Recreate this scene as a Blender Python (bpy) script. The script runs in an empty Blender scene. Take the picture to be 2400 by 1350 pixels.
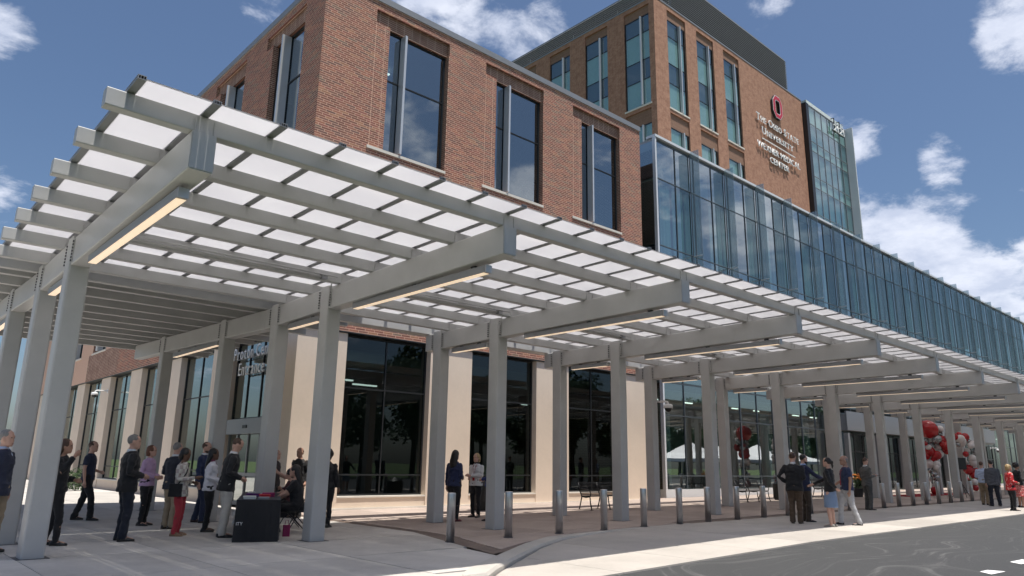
import bpy, bmesh, math, random
from math import radians, sin, cos, pi, tan, atan2, sqrt
from mathutils import Vector, Matrix, noise

# ------------------------------------------------------------------ camera, sky, sun, exposure
SC = bpy.context.scene
COL = SC.collection
RND = random.Random(11)

cam_d = bpy.data.cameras.new('camera')
cam_d.sensor_width = 36.0
cam_d.lens = 36.0 * 1701.6 / 2400.0
cam_d.clip_start = 0.1
cam_d.clip_end = 3000
cam = bpy.data.objects.new('camera', cam_d)
COL.objects.link(cam)
_yaw, _pit, _rol = radians(42.326), radians(13.655), radians(0.9557)
_f = Vector((sin(_yaw) * cos(_pit), cos(_yaw) * cos(_pit), sin(_pit)))
_r = Vector((cos(_yaw), -sin(_yaw), 0))
_u = _r.cross(_f)
_r2 = _r * cos(_rol) + _u * sin(_rol)
_u2 = -_r * sin(_rol) + _u * cos(_rol)
_m = Matrix((_r2, _u2, -_f)).transposed().to_4x4()
_m.translation = Vector((0, 0, 1.46))
cam.matrix_world = _m
SC.camera = cam

SUN_EL = radians(76.5)
world = bpy.data.worlds.new('World')
SC.world = world
world.use_nodes = True


def build_world():
    nt = world.node_tree
    nt.nodes.clear()
    N = nt.nodes.new
    L = nt.links.new
    out = N('ShaderNodeOutputWorld')
    bg = N('ShaderNodeBackground')
    bg.inputs['Strength'].default_value = 0.076
    sky = N('ShaderNodeTexSky')
    sky.sky_type = 'NISHITA'
    sky.sun_disc = False
    sky.sun_elevation = SUN_EL
    sky.sun_rotation = radians(180)
    sky.altitude = 200
    sky.air_density = 1.1
    sky.dust_density = 2.2
    sky.ozone_density = 6.0
    tc = N('ShaderNodeTexCoord')
    nrm = N('ShaderNodeVectorMath'); nrm.operation = 'NORMALIZE'
    L(tc.outputs['Generated'], nrm.inputs[0])
    sep = N('ShaderNodeSeparateXYZ'); L(nrm.outputs[0], sep.inputs[0])
    zc = N('ShaderNodeMath'); zc.operation = 'MAXIMUM'; L(sep.outputs['Z'], zc.inputs[0]); zc.inputs[1].default_value = 0.0
    za = N('ShaderNodeMath'); za.operation = 'ADD'; L(zc.outputs[0], za.inputs[0]); za.inputs[1].default_value = 0.22
    comb = N('ShaderNodeCombineXYZ')
    for i, ax in enumerate('XY'):
        d = N('ShaderNodeMath'); d.operation = 'DIVIDE'
        L(sep.outputs[ax], d.inputs[0]); L(za.outputs[0], d.inputs[1]); L(d.outputs[0], comb.inputs[i])

    def nz(scale, detail, rough, off, dist=0.0):
        mp = N('ShaderNodeMapping'); mp.inputs['Location'].default_value = off
        L(comb.outputs[0], mp.inputs[0])
        n = N('ShaderNodeTexNoise'); n.inputs['Scale'].default_value = scale
        n.inputs['Detail'].default_value = detail; n.inputs['Roughness'].default_value = rough
        n.inputs['Distortion'].default_value = dist
        L(mp.outputs[0], n.inputs['Vector'])
        return n.outputs['Fac']
    big = nz(2.1, 2, 0.5, (3.1, 7.7, 0))
    fine = nz(9.5, 11, 0.63, (1.3, 4.9, 2.0), 0.2)
    shade = nz(9.0, 6, 0.6, (1.34, 4.86, 2.3))

    def math_(op, a, b):
        m = N('ShaderNodeMath'); m.operation = op
        for i, q in enumerate((a, b)):
            if isinstance(q, (int, float)):
                m.inputs[i].default_value = q
            else:
                L(q, m.inputs[i])
        return m.outputs[0]
    # cumulus patches: broad noise gates fine noise; a few cloud banks lie where the day had them
    acc = math_('ADD', math_('MULTIPLY', big, 0.85), math_('MULTIPLY', fine, 0.75))
    for (dx, dy, dz), size, amp in CLOUD_BANKS:
        dt = N('ShaderNodeVectorMath'); dt.operation = 'DOT_PRODUCT'
        L(nrm.outputs[0], dt.inputs[0]); dt.inputs[1].default_value = (dx, dy, dz)
        mr = N('ShaderNodeMapRange'); mr.interpolation_type = 'SMOOTHSTEP'
        mr.inputs['From Min'].default_value = cos(radians(size)); mr.inputs['From Max'].default_value = 1.0
        mr.inputs['To Max'].default_value = amp
        L(dt.outputs['Value'], mr.inputs['Value'])
        acc = math_('ADD', acc, mr.outputs[0])
    ramp = N('ShaderNodeMapRange'); ramp.interpolation_type = 'SMOOTHSTEP'
    ramp.inputs['From Min'].default_value = 0.915; ramp.inputs['From Max'].default_value = 1.15
    L(acc, ramp.inputs['Value'])
    lowfade = N('ShaderNodeMapRange'); lowfade.inputs['From Min'].default_value = 0.0; lowfade.inputs['From Max'].default_value = 0.12
    L(sep.outputs['Z'], lowfade.inputs['Value'])
    mask = math_('MULTIPLY', math_('MULTIPLY', ramp.outputs[0], 0.86), lowfade.outputs[0])
    cr = N('ShaderNodeValToRGB')
    cr.color_ramp.elements[0].position = 0.35; cr.color_ramp.elements[0].color = (6.2, 6.8, 8.4, 1)
    cr.color_ramp.elements[1].position = 0.62; cr.color_ramp.elements[1].color = (8.8, 9.2, 10.4, 1)
    L(shade, cr.inputs[0])
    mix = N('ShaderNodeMix'); mix.data_type = 'RGBA'
    L(mask, mix.inputs['Factor']); L(sky.outputs[0], mix.inputs[6]); L(cr.outputs[0], mix.inputs[7])
    L(mix.outputs[2], bg.inputs['Color']); L(bg.outputs[0], out.inputs['Surface'])


def _dir(az, el):
    az, el = radians(az), radians(el)
    return (sin(az) * cos(el), cos(az) * cos(el), sin(el))


# cloud banks: azimuth and elevation in degrees, angular radius, strength
CLOUD_BANKS = [(_dir(70.3, 15.6), 5.0, .30), (_dir(73.6, 17.0), 3.6, .22), (_dir(68.4, 23.6), 3.6, .26), (_dir(74.9, 20.8), 2.4, .27),
               (_dir(44.5, 32.5), 4.6, .27), (_dir(36.5, 35.0), 5, .26), (_dir(20.9, 32.5), 4.0, .2), (_dir(9.6, 27.3), 2.2, .2),
               (_dir(4.0, 26.4), 2.8, .24), (_dir(5.2, 18.0), 3.2, .25), (_dir(17.2, 27.5), 2.0, .2), (_dir(80.3, 28.0), 4.0, .28), (_dir(76.8, 12.0), 5, .3),
               (_dir(64.2, 33.4), 3.2, .26), (_dir(53.1, 31.4), 4, -.2), (_dir(70.5, 29.5), 7, -.3), (_dir(11.0, 22.2), 9, -.25), (_dir(12.0, 31), 5, -.25), (_dir(79.2, 22.3), 5, -.2), (_dir(77, 15), 2.5, -.15),
               (_dir(96, 19), 7, .24), (_dir(108, 24), 8, .28), (_dir(117, 17), 7, .26), (_dir(125, 26), 8, .26), (_dir(136, 19), 7, .24), (_dir(147, 24), 6, .26), (_dir(160, 30), 7, .2), (_dir(185, 22), 8, .24), (_dir(215, 28), 9, .24), (_dir(250, 20), 8, .24), (_dir(285, 26), 8, .24), (_dir(320, 22), 8, .24)]
build_world()

sun_d = bpy.data.lights.new('sun', 'SUN')
sun_d.energy = 4.3
sun_d.angle = radians(0.53)
sun_d.color = (1.0, 0.955, 0.88)
sun = bpy.data.objects.new('sun', sun_d)
COL.objects.link(sun)
sun.location = (0, -20, 60)
sun.rotation_euler = (radians(90) - SUN_EL, 0, 0)

SC.view_settings.view_transform = 'Standard'
SC.view_settings.look = 'None'
SC.view_settings.gamma = 1
SC.view_settings.exposure = 0.5
SC.render.engine = 'CYCLES'
SC.cycles.use_denoising = True
SC.cycles.max_bounces = 8
SC.cycles.diffuse_bounces = 4
SC.cycles.glossy_bounces = 4
SC.cycles.transmission_bounces = 4
SC.cycles.transparent_max_bounces = 24
SC.cycles.sample_clamp_indirect = 6.0
SC.cycles.caustics_reflective = False
SC.cycles.caustics_refractive = False


# ------------------------------------------------------------------ helpers
def zg(x):
    """the forecourt rises very slightly along the facade"""
    return 0.004 * max(0.0, min(x, 120.0) - 9.0)


class MB:
    def __init__(s):
        s.v = []; s.f = []; s.mi = []; s.t = []

    def face(s, pts, m=0, t=0.5):
        b = len(s.v); s.v += [tuple(p) for p in pts]
        s.f.append(tuple(range(b, b + len(pts)))); s.mi.append(m); s.t.append(t)

    def raw(s, vs, fs, m=0, t=0.5):
        b = len(s.v); s.v += [tuple(p) for p in vs]
        for f in fs:
            s.f.append(tuple(b + i for i in f)); s.mi.append(m); s.t.append(t)
        return s

    def box(s, x0, x1, y0, y1, z0, z1, m=0, t=0.5, skip=()):
        v = [(x0, y0, z0), (x1, y0, z0), (x1, y1, z0), (x0, y1, z0), (x0, y0, z1), (x1, y0, z1), (x1, y1, z1), (x0, y1, z1)]
        F = {'b': (0, 3, 2, 1), 't': (4, 5, 6, 7), 'f': (0, 1, 5, 4), 'k': (2, 3, 7, 6), 'l': (3, 0, 4, 7), 'r': (1, 2, 6, 5)}
        return s.raw(v, [F[k] for k in F if k not in skip], m, t)

    def prism(s, poly, z0, z1, m=0, t=0.5, zf=None):
        """vertical prism over a ccw polygon"""
        n = len(poly); zf = zf or (lambda x, y: 0.0)
        v = [(x, y, z0 + zf(x, y)) for x, y in poly] + [(x, y, z1 + zf(x, y)) for x, y in poly]
        f = [tuple(range(n, 2 * n)), tuple(range(n - 1, -1, -1))]
        f += [(i, (i + 1) % n, n + (i + 1) % n, n + i) for i in range(n)]
        return s.raw(v, f, m, t)

    def prism_axis(s, poly, axis, a0, a1, m=0, t=0.5):
        """prism of a 2-D polygon along axis 0 (poly in y,z) or axis 1 (poly in x,z)"""
        n = len(poly)
        mk = (lambda a, p: (a, p[0], p[1])) if axis == 0 else (lambda a, p: (p[0], a, p[1]))
        v = [mk(a0, p) for p in poly] + [mk(a1, p) for p in poly]
        f = [tuple(range(n - 1, -1, -1)), tuple(range(n, 2 * n))]
        f += [(i, (i + 1) % n, n + (i + 1) % n, n + i) for i in range(n)]
        if axis == 1:
            f = [tuple(reversed(q)) for q in f]
        return s.raw(v, f, m, t)

    def loft(s, rings, m=0, t=0.5, cap=True):
        n = len(rings[0]); b = len(s.v)
        for r in rings:
            s.v += [tuple(p) for p in r]
        for k in range(len(rings) - 1):
            for i in range(n):
                j = (i + 1) % n
                s.f.append((b + k * n + i, b + k * n + j, b + (k + 1) * n + j, b + (k + 1) * n + i)); s.mi.append(m); s.t.append(t)
        if cap:
            s.f.append(tuple(b + i for i in range(n - 1, -1, -1))); s.mi.append(m); s.t.append(t)
            e = b + (len(rings) - 1) * n
            s.f.append(tuple(e + i for i in range(n))); s.mi.append(m); s.t.append(t)
        return s

    def tube(s, pts, rad, n=8, m=0, t=0.5, squash=None):
        """swept tube; rad is a number or a list, squash=(sx, sy) flattens the section"""
        P = [Vector(p) for p in pts]
        rs = rad if isinstance(rad, (list, tuple)) else [rad] * len(P)
        rings = []; ref = None
        for i, p in enumerate(P):
            d = (P[min(i + 1, len(P) - 1)] - P[max(i - 1, 0)])
            if d.length < 1e-9:
                d = Vector((0, 0, 1))
            d.normalize()
            if ref is None:
                ref = Vector((1, 0, 0)) if abs(d.x) < 0.8 else Vector((0, 1, 0))
            a = (ref - d * ref.dot(d)); a.normalize(); b2 = d.cross(a); ref = a
            sx, sy = squash or (1, 1)
            rings.append([p + a * (rs[i] * sx * cos(2 * pi * k / n)) + b2 * (rs[i] * sy * sin(2 * pi * k / n)) for k in range(n)])
        return s.loft(rings, m, t)

    def ball(s, c, r, nu=12, nv=8, m=0, t=0.5, fn=None):
        rx, ry, rz = (r, r, r) if isinstance(r, (int, float)) else r
        rings = []
        for k in range(nv + 1):
            th = pi * k / nv; th = max(0.05, min(pi - 0.05, th))
            ring = []
            for i in range(nu):
                ph = 2 * pi * i / nu
                p = Vector((rx * sin(th) * cos(ph), ry * sin(th) * sin(ph), -rz * cos(th)))
                if fn:
                    p = fn(p)
                ring.append(Vector(c) + p)
            rings.append(ring)
        return s.loft(rings, m, t)

    def rbar(s, a, b, w, h, r=0.02, m=0, up=(0, 0, 1), t=0.5):
        """bar with chamfered edges from a to b (centre line), width w across, height h along up"""
        a = Vector(a); b = Vector(b); d = (b - a).normalized(); up = Vector(up)
        if abs(d.dot(up)) > 0.99:
            up = Vector((0, 1, 0))
        sd = d.cross(up).normalized(); up = sd.cross(d).normalized()
        w /= 2; h /= 2
        pr = [(-w + r, -h), (w - r, -h), (w - r * .3, -h + r * .3), (w, -h + r), (w, h - r), (w - r * .3, h - r * .3), (w - r, h), (-w + r, h), (-w + r * .3, h - r * .3), (-w, h - r), (-w, -h + r), (-w + r * .3, -h + r * .3)]
        return s.loft([[a + sd * x + up * y for x, y in pr], [b + sd * x + up * y for x, y in pr]], m, t)

    def mesh(s, name, mats, smooth=False, tint=False):
        me = bpy.data.meshes.new(name)
        me.from_pydata(s.v, [], s.f)
        for mt in (mats if isinstance(mats, (list, tuple)) else [mats]):
            me.materials.append(mt)
        me.polygons.foreach_set('material_index', s.mi)
        if smooth:
            me.polygons.foreach_set('use_smooth', [True] * len(s.f))
        if tint:
            at = me.attributes.new('tint', 'FLOAT', 'FACE')
            at.data.foreach_set('value', s.t)
        me.update()
        return me

    def build(s, name, mats, parent=None, smooth=False, tint=False, loc=None, rotz=0.0):
        return link(name, s.mesh(name, mats, smooth, tint), parent, loc, rotz)


def link(name, data, parent=None, loc=None, rotz=0.0, scale=None):
    o = bpy.data.objects.new(name, data)
    COL.objects.link(o)
    if parent is not None:
        o.parent = parent
    if loc is not None:
        o.location = loc
    if rotz:
        o.rotation_euler = (0, 0, rotz)
    if scale is not None:
        o.scale = scale
    return o


def tag(o, label=None, cat=None, group=None, kind=None):
    if label:
        o['label'] = label
    if cat:
        o['category'] = cat
    if group:
        o['group'] = group
    if kind:
        o['kind'] = kind
    return o


def thing(name, label, cat, loc=(0, 0, 0), rotz=0.0, group=None):
    o = link(name, None, None, loc, rotz)
    o.empty_display_size = 0.2
    return tag(o, label, cat, group)


def copy_tree(o, parent=None):
    c = o.copy(); COL.objects.link(c); c.parent = parent
    for ch in o.children:
        copy_tree(ch, c)
    return c


# ------------------------------------------------------------------ materials
MATS = {}


def nodes(name):
    m = bpy.data.materials.new(name); m.use_nodes = True
    nt = m.node_tree
    MATS[name] = m
    return m, nt, nt.nodes['Principled BSDF'], nt.nodes['Material Output']


def pbr(name, col, rough=0.6, metal=0.0, spec=0.5, var=0.0, vscale=8.0, bump=0.0, bscale=40.0, coat=0.0, emit=None, sheen=0.0, stretch=None, detail=5):
    m, nt, b, out = nodes(name)
    b.inputs['Base Color'].default_value = (*col, 1)
    b.inputs['Roughness'].default_value = rough
    b.inputs['Metallic'].default_value = metal
    b.inputs['Specular IOR Level'].default_value = spec
    if coat:
        b.inputs['Coat Weight'].default_value = coat
    if sheen:
        b.inputs['Sheen Weight'].default_value = sheen
    if emit:
        b.inputs['Emission Color'].default_value = (*emit[0], 1); b.inputs['Emission Strength'].default_value = emit[1]
    N = nt.nodes.new; L = nt.links.new
    if var or bump:
        g = N('ShaderNodeTexCoord')
        src = g.outputs['Object']
        if stretch:
            mp = N('ShaderNodeMapping'); mp.inputs['Scale'].default_value = stretch
            L(src, mp.inputs[0]); src = mp.outputs[0]
    if var:
        n = N('ShaderNodeTexNoise'); n.inputs['Scale'].default_value = vscale; n.inputs['Detail'].default_value = detail
        n.inputs['Roughness'].default_value = 0.6
        L(src, n.inputs['Vector'])
        cr = N('ShaderNodeValToRGB')
        cr.color_ramp.elements[0].position = 0.28; cr.color_ramp.elements[1].position = 0.72
        cr.color_ramp.elements[0].color = (*[c * (1 - var) for c in col], 1)
        cr.color_ramp.elements[1].color = (*[min(1, c * (1 + var)) for c in col], 1)
        L(n.outputs['Fac'], cr.inputs[0]); L(cr.outputs[0], b.inputs['Base Color'])
        mr = N('ShaderNodeMapRange'); mr.inputs['To Min'].default_value = max(0.02, rough - 0.1); mr.inputs['To Max'].default_value = min(1, rough + 0.1)
        L(n.outputs['Fac'], mr.inputs['Value']); L(mr.outputs[0], b.inputs['Roughness'])
    if bump:
        n2 = N('ShaderNodeTexNoise'); n2.inputs['Scale'].default_value = bscale; n2.inputs['Detail'].default_value = 6
        L(src, n2.inputs['Vector'])
        bp = N('ShaderNodeBump'); bp.inputs['Strength'].default_value = bump; bp.inputs['Distance'].default_value = 0.02
        L(n2.outputs['Fac'], bp.inputs['Height']); L(bp.outputs[0], b.inputs['Normal'])
    return m


def mat_glass(name, tint, refl=0.12, refl_tint=(0.9, 0.97, 1.0), rough=0.0, ior=1.55, milky=0.0):
    """coated architectural glass: tinted see-through plus a mirror coat that grows with the viewing angle"""
    m, nt, b, out = nodes(name)
    nt.nodes.remove(b)
    N = nt.nodes.new; L = nt.links.new
    tr = N('ShaderNodeBsdfTransparent'); tr.inputs['Color'].default_value = (*tint, 1)
    gl = N('ShaderNodeBsdfGlossy'); gl.inputs['Color'].default_value = (*refl_tint, 1); gl.inputs['Roughness'].default_value = rough
    fr = N('ShaderNodeFresnel'); fr.inputs['IOR'].default_value = ior
    ad = N('ShaderNodeMath'); ad.operation = 'ADD'; ad.use_clamp = True; L(fr.outputs[0], ad.inputs[0]); ad.inputs[1].default_value = refl
    # panes are never quite flat
    g = N('ShaderNodeNewGeometry'); nz = N('ShaderNodeTexNoise'); nz.inputs['Scale'].default_value = 0.55; nz.inputs['Detail'].default_value = 1
    L(g.outputs['Position'], nz.inputs['Vector'])
    bp = N('ShaderNodeBump'); bp.inputs['Strength'].default_value = 0.06; bp.inputs['Distance'].default_value = 0.05
    L(nz.outputs['Fac'], bp.inputs['Height']); L(bp.outputs[0], gl.inputs['Normal'])
    base = tr.outputs[0]
    if milky:
        df = N('ShaderNodeBsdfDiffuse'); df.inputs['Color'].default_value = (0.55, 0.62, 0.63, 1)
        mx0 = N('ShaderNodeMixShader'); mx0.inputs[0].default_value = milky
        L(tr.outputs[0], mx0.inputs[1]); L(df.outputs[0], mx0.inputs[2]); base = mx0.outputs[0]
    inv = N('ShaderNodeMath'); inv.operation = 'SUBTRACT'; inv.inputs[0].default_value = 1; L(g.outputs['Backfacing'], inv.inputs[1])
    fac = N('ShaderNodeMath'); fac.operation = 'MULTIPLY'; L(ad.outputs[0], fac.inputs[0]); L(inv.outputs[0], fac.inputs[1])
    mx = N('ShaderNodeMixShader'); L(fac.outputs[0], mx.inputs[0]); L(base, mx.inputs[1]); L(gl.outputs[0], mx.inputs[2])
    L(mx.outputs[0], out.inputs['Surface'])
    return m


def mat_brick_pieces(name):
    """colour of single bricks, chosen by each brick's own tint value"""
    m, nt, b, out = nodes(name)
    N = nt.nodes.new; L = nt.links.new
    at = N('ShaderNodeAttribute'); at.attribute_name = 'tint'
    cr = N('ShaderNodeValToRGB'); cr.color_ramp.interpolation = 'CONSTANT'
    cols = [(0.0, (0.225, 0.082, 0.052)), (0.16, (0.177, 0.067, 0.045)), (0.3, (0.27, 0.105, 0.066)), (0.45, (0.203, 0.092, 0.065)), (0.58, (0.307, 0.113, 0.064)), (0.68, (0.158, 0.079, 0.061)), (0.78, (0.255, 0.084, 0.059)), (0.88, (0.188, 0.125, 0.088)), (0.95, (0.315, 0.147, 0.078))]
    e = cr.color_ramp.elements
    e[0].position = 0; e[0].color = (*cols[0][1], 1)
    e[1].position = cols[1][0]; e[1].color = (*cols[1][1], 1)
    for p, c in cols[2:]:
        q = e.new(p); q.color = (*c, 1)
    L(at.outputs['Fac'], cr.inputs[0])
    g = N('ShaderNodeNewGeometry'); n = N('ShaderNodeTexNoise'); n.inputs['Scale'].default_value = 9; n.inputs['Detail'].default_value = 6
    L(g.outputs['Position'], n.inputs['Vector'])
    hv = N('ShaderNodeHueSaturation'); hv.inputs['Saturation'].default_value = .95
    mr = N('ShaderNodeMapRange'); mr.inputs['From Min'].default_value = .3; mr.inputs['From Max'].default_value = .7; mr.inputs['To Min'].default_value = 0.98; mr.inputs['To Max'].default_value = 1.42
    L(n.outputs['Fac'], mr.inputs['Value']); L(mr.outputs[0], hv.inputs['Value']); L(cr.outputs[0], hv.inputs['Color'])
    L(hv.outputs[0], b.inputs['Base Color']); b.inputs['Roughness'].default_value = 0.85
    bp = N('ShaderNodeBump'); bp.inputs['Strength'].default_value = .35; bp.inputs['Distance'].default_value = .01
    n2 = N('ShaderNodeTexNoise'); n2.inputs['Scale'].default_value = 60; L(g.outputs['Position'], n2.inputs['Vector'])
    L(n2.outputs['Fac'], bp.inputs['Height']); L(bp.outputs[0], b.inputs['Normal'])
    return m


def mat_brick_wall(name, c1, c2, c3, mortar, w=0.355, h=0.08, offset=0.33, mort=0.010, soldier=False):
    """distant brickwork whose single bricks are a pixel or two: running bond in world metres"""
    m, nt, b, out = nodes(name)
    N = nt.nodes.new; L = nt.links.new
    g = N('ShaderNodeNewGeometry'); sp = N('ShaderNodeSeparateXYZ'); L(g.outputs['Position'], sp.inputs[0])
    sn = N('ShaderNodeSeparateXYZ'); L(g.outputs['True Normal'], sn.inputs[0])
    ab = N('ShaderNodeMath'); ab.operation = 'ABSOLUTE'; L(sn.outputs['X'], ab.inputs[0])
    gt = N('ShaderNodeMath'); gt.operation = 'GREATER_THAN'; L(ab.outputs[0], gt.inputs[0]); gt.inputs[1].default_value = .5
    mx = N('ShaderNodeMix'); mx.data_type = 'FLOAT'; L(gt.outputs[0], mx.inputs[0]); L(sp.outputs['X'], mx.inputs[2]); L(sp.outputs['Y'], mx.inputs[3])
    cb = N('ShaderNodeCombineXYZ'); L(mx.outputs[0], cb.inputs[0]); L(sp.outputs['Z'], cb.inputs[1])
    br = N('ShaderNodeTexBrick'); br.offset = offset; br.offset_frequency = 2
    br.inputs['Scale'].default_value = 1; br.inputs['Brick Width'].default_value = w; br.inputs['Row Height'].default_value = h
    br.inputs['Mortar Size'].default_value = mort; br.inputs['Mortar Smooth'].default_value = .2; br.inputs['Bias'].default_value = -.1
    br.inputs['Color1'].default_value = (*c1, 1); br.inputs['Color2'].default_value = (*c2, 1); br.inputs['Mortar'].default_value = (*mortar, 1)
    L(cb.outputs[0], br.inputs['Vector'])
    n = N('ShaderNodeTexNoise'); n.inputs['Scale'].default_value = 1.6; n.inputs['Detail'].default_value = 10; n.inputs['Roughness'].default_value = .8
    L(cb.outputs[0], n.inputs['Vector'])
    mc = N('ShaderNodeMix'); mc.data_type = 'RGBA'
    r2 = N('ShaderNodeMapRange'); r2.inputs['From Min'].default_value = .42; r2.inputs['From Max'].default_value = .62; r2.inputs['To Max'].default_value = .75
    L(n.outputs['Fac'], r2.inputs['Value']); L(r2.outputs[0], mc.inputs[0]); L(br.outputs['Color'], mc.inputs[6]); mc.inputs[7].default_value = (*c3, 1)
    L(mc.outputs[2], b.inputs['Base Color']); b.inputs['Roughness'].default_value = .88
    bp = N('ShaderNodeBump'); bp.inputs['Strength'].default_value = .6; bp.inputs['Distance'].default_value = .012; bp.invert = True
    L(br.outputs['Fac'], bp.inputs['Height']); L(bp.outputs[0], b.inputs['Normal'])
    return m


def mat_panel(name):
    """opal polycarbonate sheet: passes about two fifths of the light, scattered"""
    m, nt, b, out = nodes(name)
    nt.nodes.remove(b)
    N = nt.nodes.new; L = nt.links.new
    g = N('ShaderNodeNewGeometry'); nz = N('ShaderNodeTexNoise'); nz.inputs['Scale'].default_value = .8; nz.inputs['Detail'].default_value = 4
    L(g.outputs['Position'], nz.inputs['Vector'])
    cr = N('ShaderNodeValToRGB'); cr.color_ramp.elements[0].color = (.89, .88, .895, 1); cr.color_ramp.elements[1].color = (.97, .96, .965, 1)
    cr.color_ramp.elements[0].position = .3; cr.color_ramp.elements[1].position = .7
    L(nz.outputs['Fac'], cr.inputs[0])
    tl = N('ShaderNodeBsdfTranslucent'); L(cr.outputs[0], tl.inputs['Color'])
    df = N('ShaderNodeBsdfDiffuse'); df.inputs['Color'].default_value = (.62, .62, .63, 1)
    mx = N('ShaderNodeMixShader'); mx.inputs[0].default_value = .12
    L(tl.outputs[0], mx.inputs[1]); L(df.outputs[0], mx.inputs[2])
    gl = N('ShaderNodeBsdfGlossy'); gl.inputs['Roughness'].default_value = .12
    fr = N('ShaderNodeFresnel'); fr.inputs['IOR'].default_value = 1.3
    mx2 = N('ShaderNodeMixShader'); L(fr.outputs[0], mx2.inputs[0]); L(mx.outputs[0], mx2.inputs[1]); L(gl.outputs[0], mx2.inputs[2])
    L(mx2.outputs[0], out.inputs['Surface'])
    return m


def mat_concrete(name, col, streak=0.12, stains=0.2, scale=1.0, rough=.8, broom=True):
    m, nt, b, out = nodes(name)
    N = nt.nodes.new; L = nt.links.new
    g = N('ShaderNodeNewGeometry')
    n1 = N('ShaderNodeTexNoise'); n1.inputs['Scale'].default_value = .7 * scale; n1.inputs['Detail'].default_value = 8; n1.inputs['Roughness'].default_value = .65
    n2 = N('ShaderNodeTexNoise'); n2.inputs['Scale'].default_value = 14 * scale; n2.inputs['Detail'].default_value = 6
    L(g.outputs['Position'], n1.inputs['Vector']); L(g.outputs['Position'], n2.inputs['Vector'])
    a = N('ShaderNodeValToRGB'); a.color_ramp.elements[0].position = .3; a.color_ramp.elements[1].position = .68
    a.color_ramp.elements[0].color = (*[c * (1 - stains) for c in col], 1); a.color_ramp.elements[1].color = (*[min(1, c * (1 + stains * .6)) for c in col], 1)
    L(n1.outputs['Fac'], a.inputs[0])
    hv = N('ShaderNodeHueSaturation'); mr = N('ShaderNodeMapRange'); mr.inputs['To Min'].default_value = 1 - streak; mr.inputs['To Max'].default_value = 1 + streak
    at = N('ShaderNodeAttribute'); at.attribute_name = 'tint'
    L(n2.outputs['Fac'], mr.inputs['Value'])
    m2 = N('ShaderNodeMapRange'); m2.inputs['To Min'].default_value = .9; m2.inputs['To Max'].default_value = 1.1
    L(at.outputs['Fac'], m2.inputs['Value'])
    mu = N('ShaderNodeMath'); mu.operation = 'MULTIPLY'; L(mr.outputs[0], mu.inputs[0]); L(m2.outputs[0], mu.inputs[1])
    L(mu.outputs[0], hv.inputs['Value']); L(a.outputs[0], hv.inputs['Color']); L(hv.outputs[0], b.inputs['Base Color'])
    b.inputs['Roughness'].default_value = rough
    bp = N('ShaderNodeBump'); bp.inputs['Strength'].default_value = .25; bp.inputs['Distance'].default_value = .01
    mp = N('ShaderNodeMapping'); mp.inputs['Scale'].default_value = (120, 6, 20) if broom else (40, 40, 40)
    n3 = N('ShaderNodeTexNoise'); n3.inputs['Scale'].default_value = 1; n3.inputs['Detail'].default_value = 3
    L(g.outputs['Position'], mp.inputs[0]); L(mp.outputs[0], n3.inputs['Vector']); L(n3.outputs['Fac'], bp.inputs['Height']); L(bp.outputs[0], b.inputs['Normal'])
    return m


def mat_asphalt(name):
    m, nt, b, out = nodes(name)
    N = nt.nodes.new; L = nt.links.new
    g = N('ShaderNodeNewGeometry')
    n1 = N('ShaderNodeTexNoise'); n1.inputs['Scale'].default_value = 60; n1.inputs['Detail'].default_value = 5; L(g.outputs['Position'], n1.inputs['Vector'])
    cr = N('ShaderNodeValToRGB'); cr.color_ramp.elements[0].position = .3; cr.color_ramp.elements[1].position = .75
    cr.color_ramp.elements[0].color = (.030, .0305, .031, 1); cr.color_ramp.elements[1].color = (.058, .0585, .059, 1); L(n1.outputs['Fac'], cr.inputs[0])
    # tyre scuffs: arcs of bent, stretched noise
    mp = N('ShaderNodeMapping'); mp.inputs['Rotation'].default_value = (0, 0, radians(8)); mp.inputs['Scale'].default_value = (.35, 5.5, 1)
    n0 = N('ShaderNodeTexNoise'); n0.inputs['Scale'].default_value = .22; n0.inputs['Detail'].default_value = 1; L(g.outputs['Position'], n0.inputs['Vector'])
    ms = N('ShaderNodeVectorMath'); ms.operation = 'MULTIPLY_ADD'; L(n0.outputs['Color'], ms.inputs[0]); ms.inputs[1].default_value = (7, 7, 0); L(g.outputs['Position'], ms.inputs[2])
    L(ms.outputs[0], mp.inputs[0])
    n2 = N('ShaderNodeTexNoise'); n2.inputs['Scale'].default_value = 1; n2.inputs['Detail'].default_value = 7; n2.inputs['Roughness'].default_value = .72; L(mp.outputs[0], n2.inputs['Vector'])
    r2 = N('ShaderNodeMapRange'); r2.inputs['From Min'].default_value = .54; r2.inputs['From Max'].default_value = .70; r2.inputs['To Max'].default_value = .75; L(n2.outputs['Fac'], r2.inputs['Value'])
    mx = N('ShaderNodeMix'); mx.data_type = 'RGBA'; L(r2.outputs[0], mx.inputs[0]); L(cr.outputs[0], mx.inputs[6]); mx.inputs[7].default_value = (.135, .132, .128, 1)
    L(mx.outputs[2], b.inputs['Base Color']); b.inputs['Roughness'].default_value = .82
    bp = N('ShaderNodeBump'); bp.inputs['Strength'].default_value = .5; bp.inputs['Distance'].default_value = .006; L(n1.outputs['Fac'], bp.inputs['Height']); L(bp.outputs[0], b.inputs['Normal'])
    return m


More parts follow.
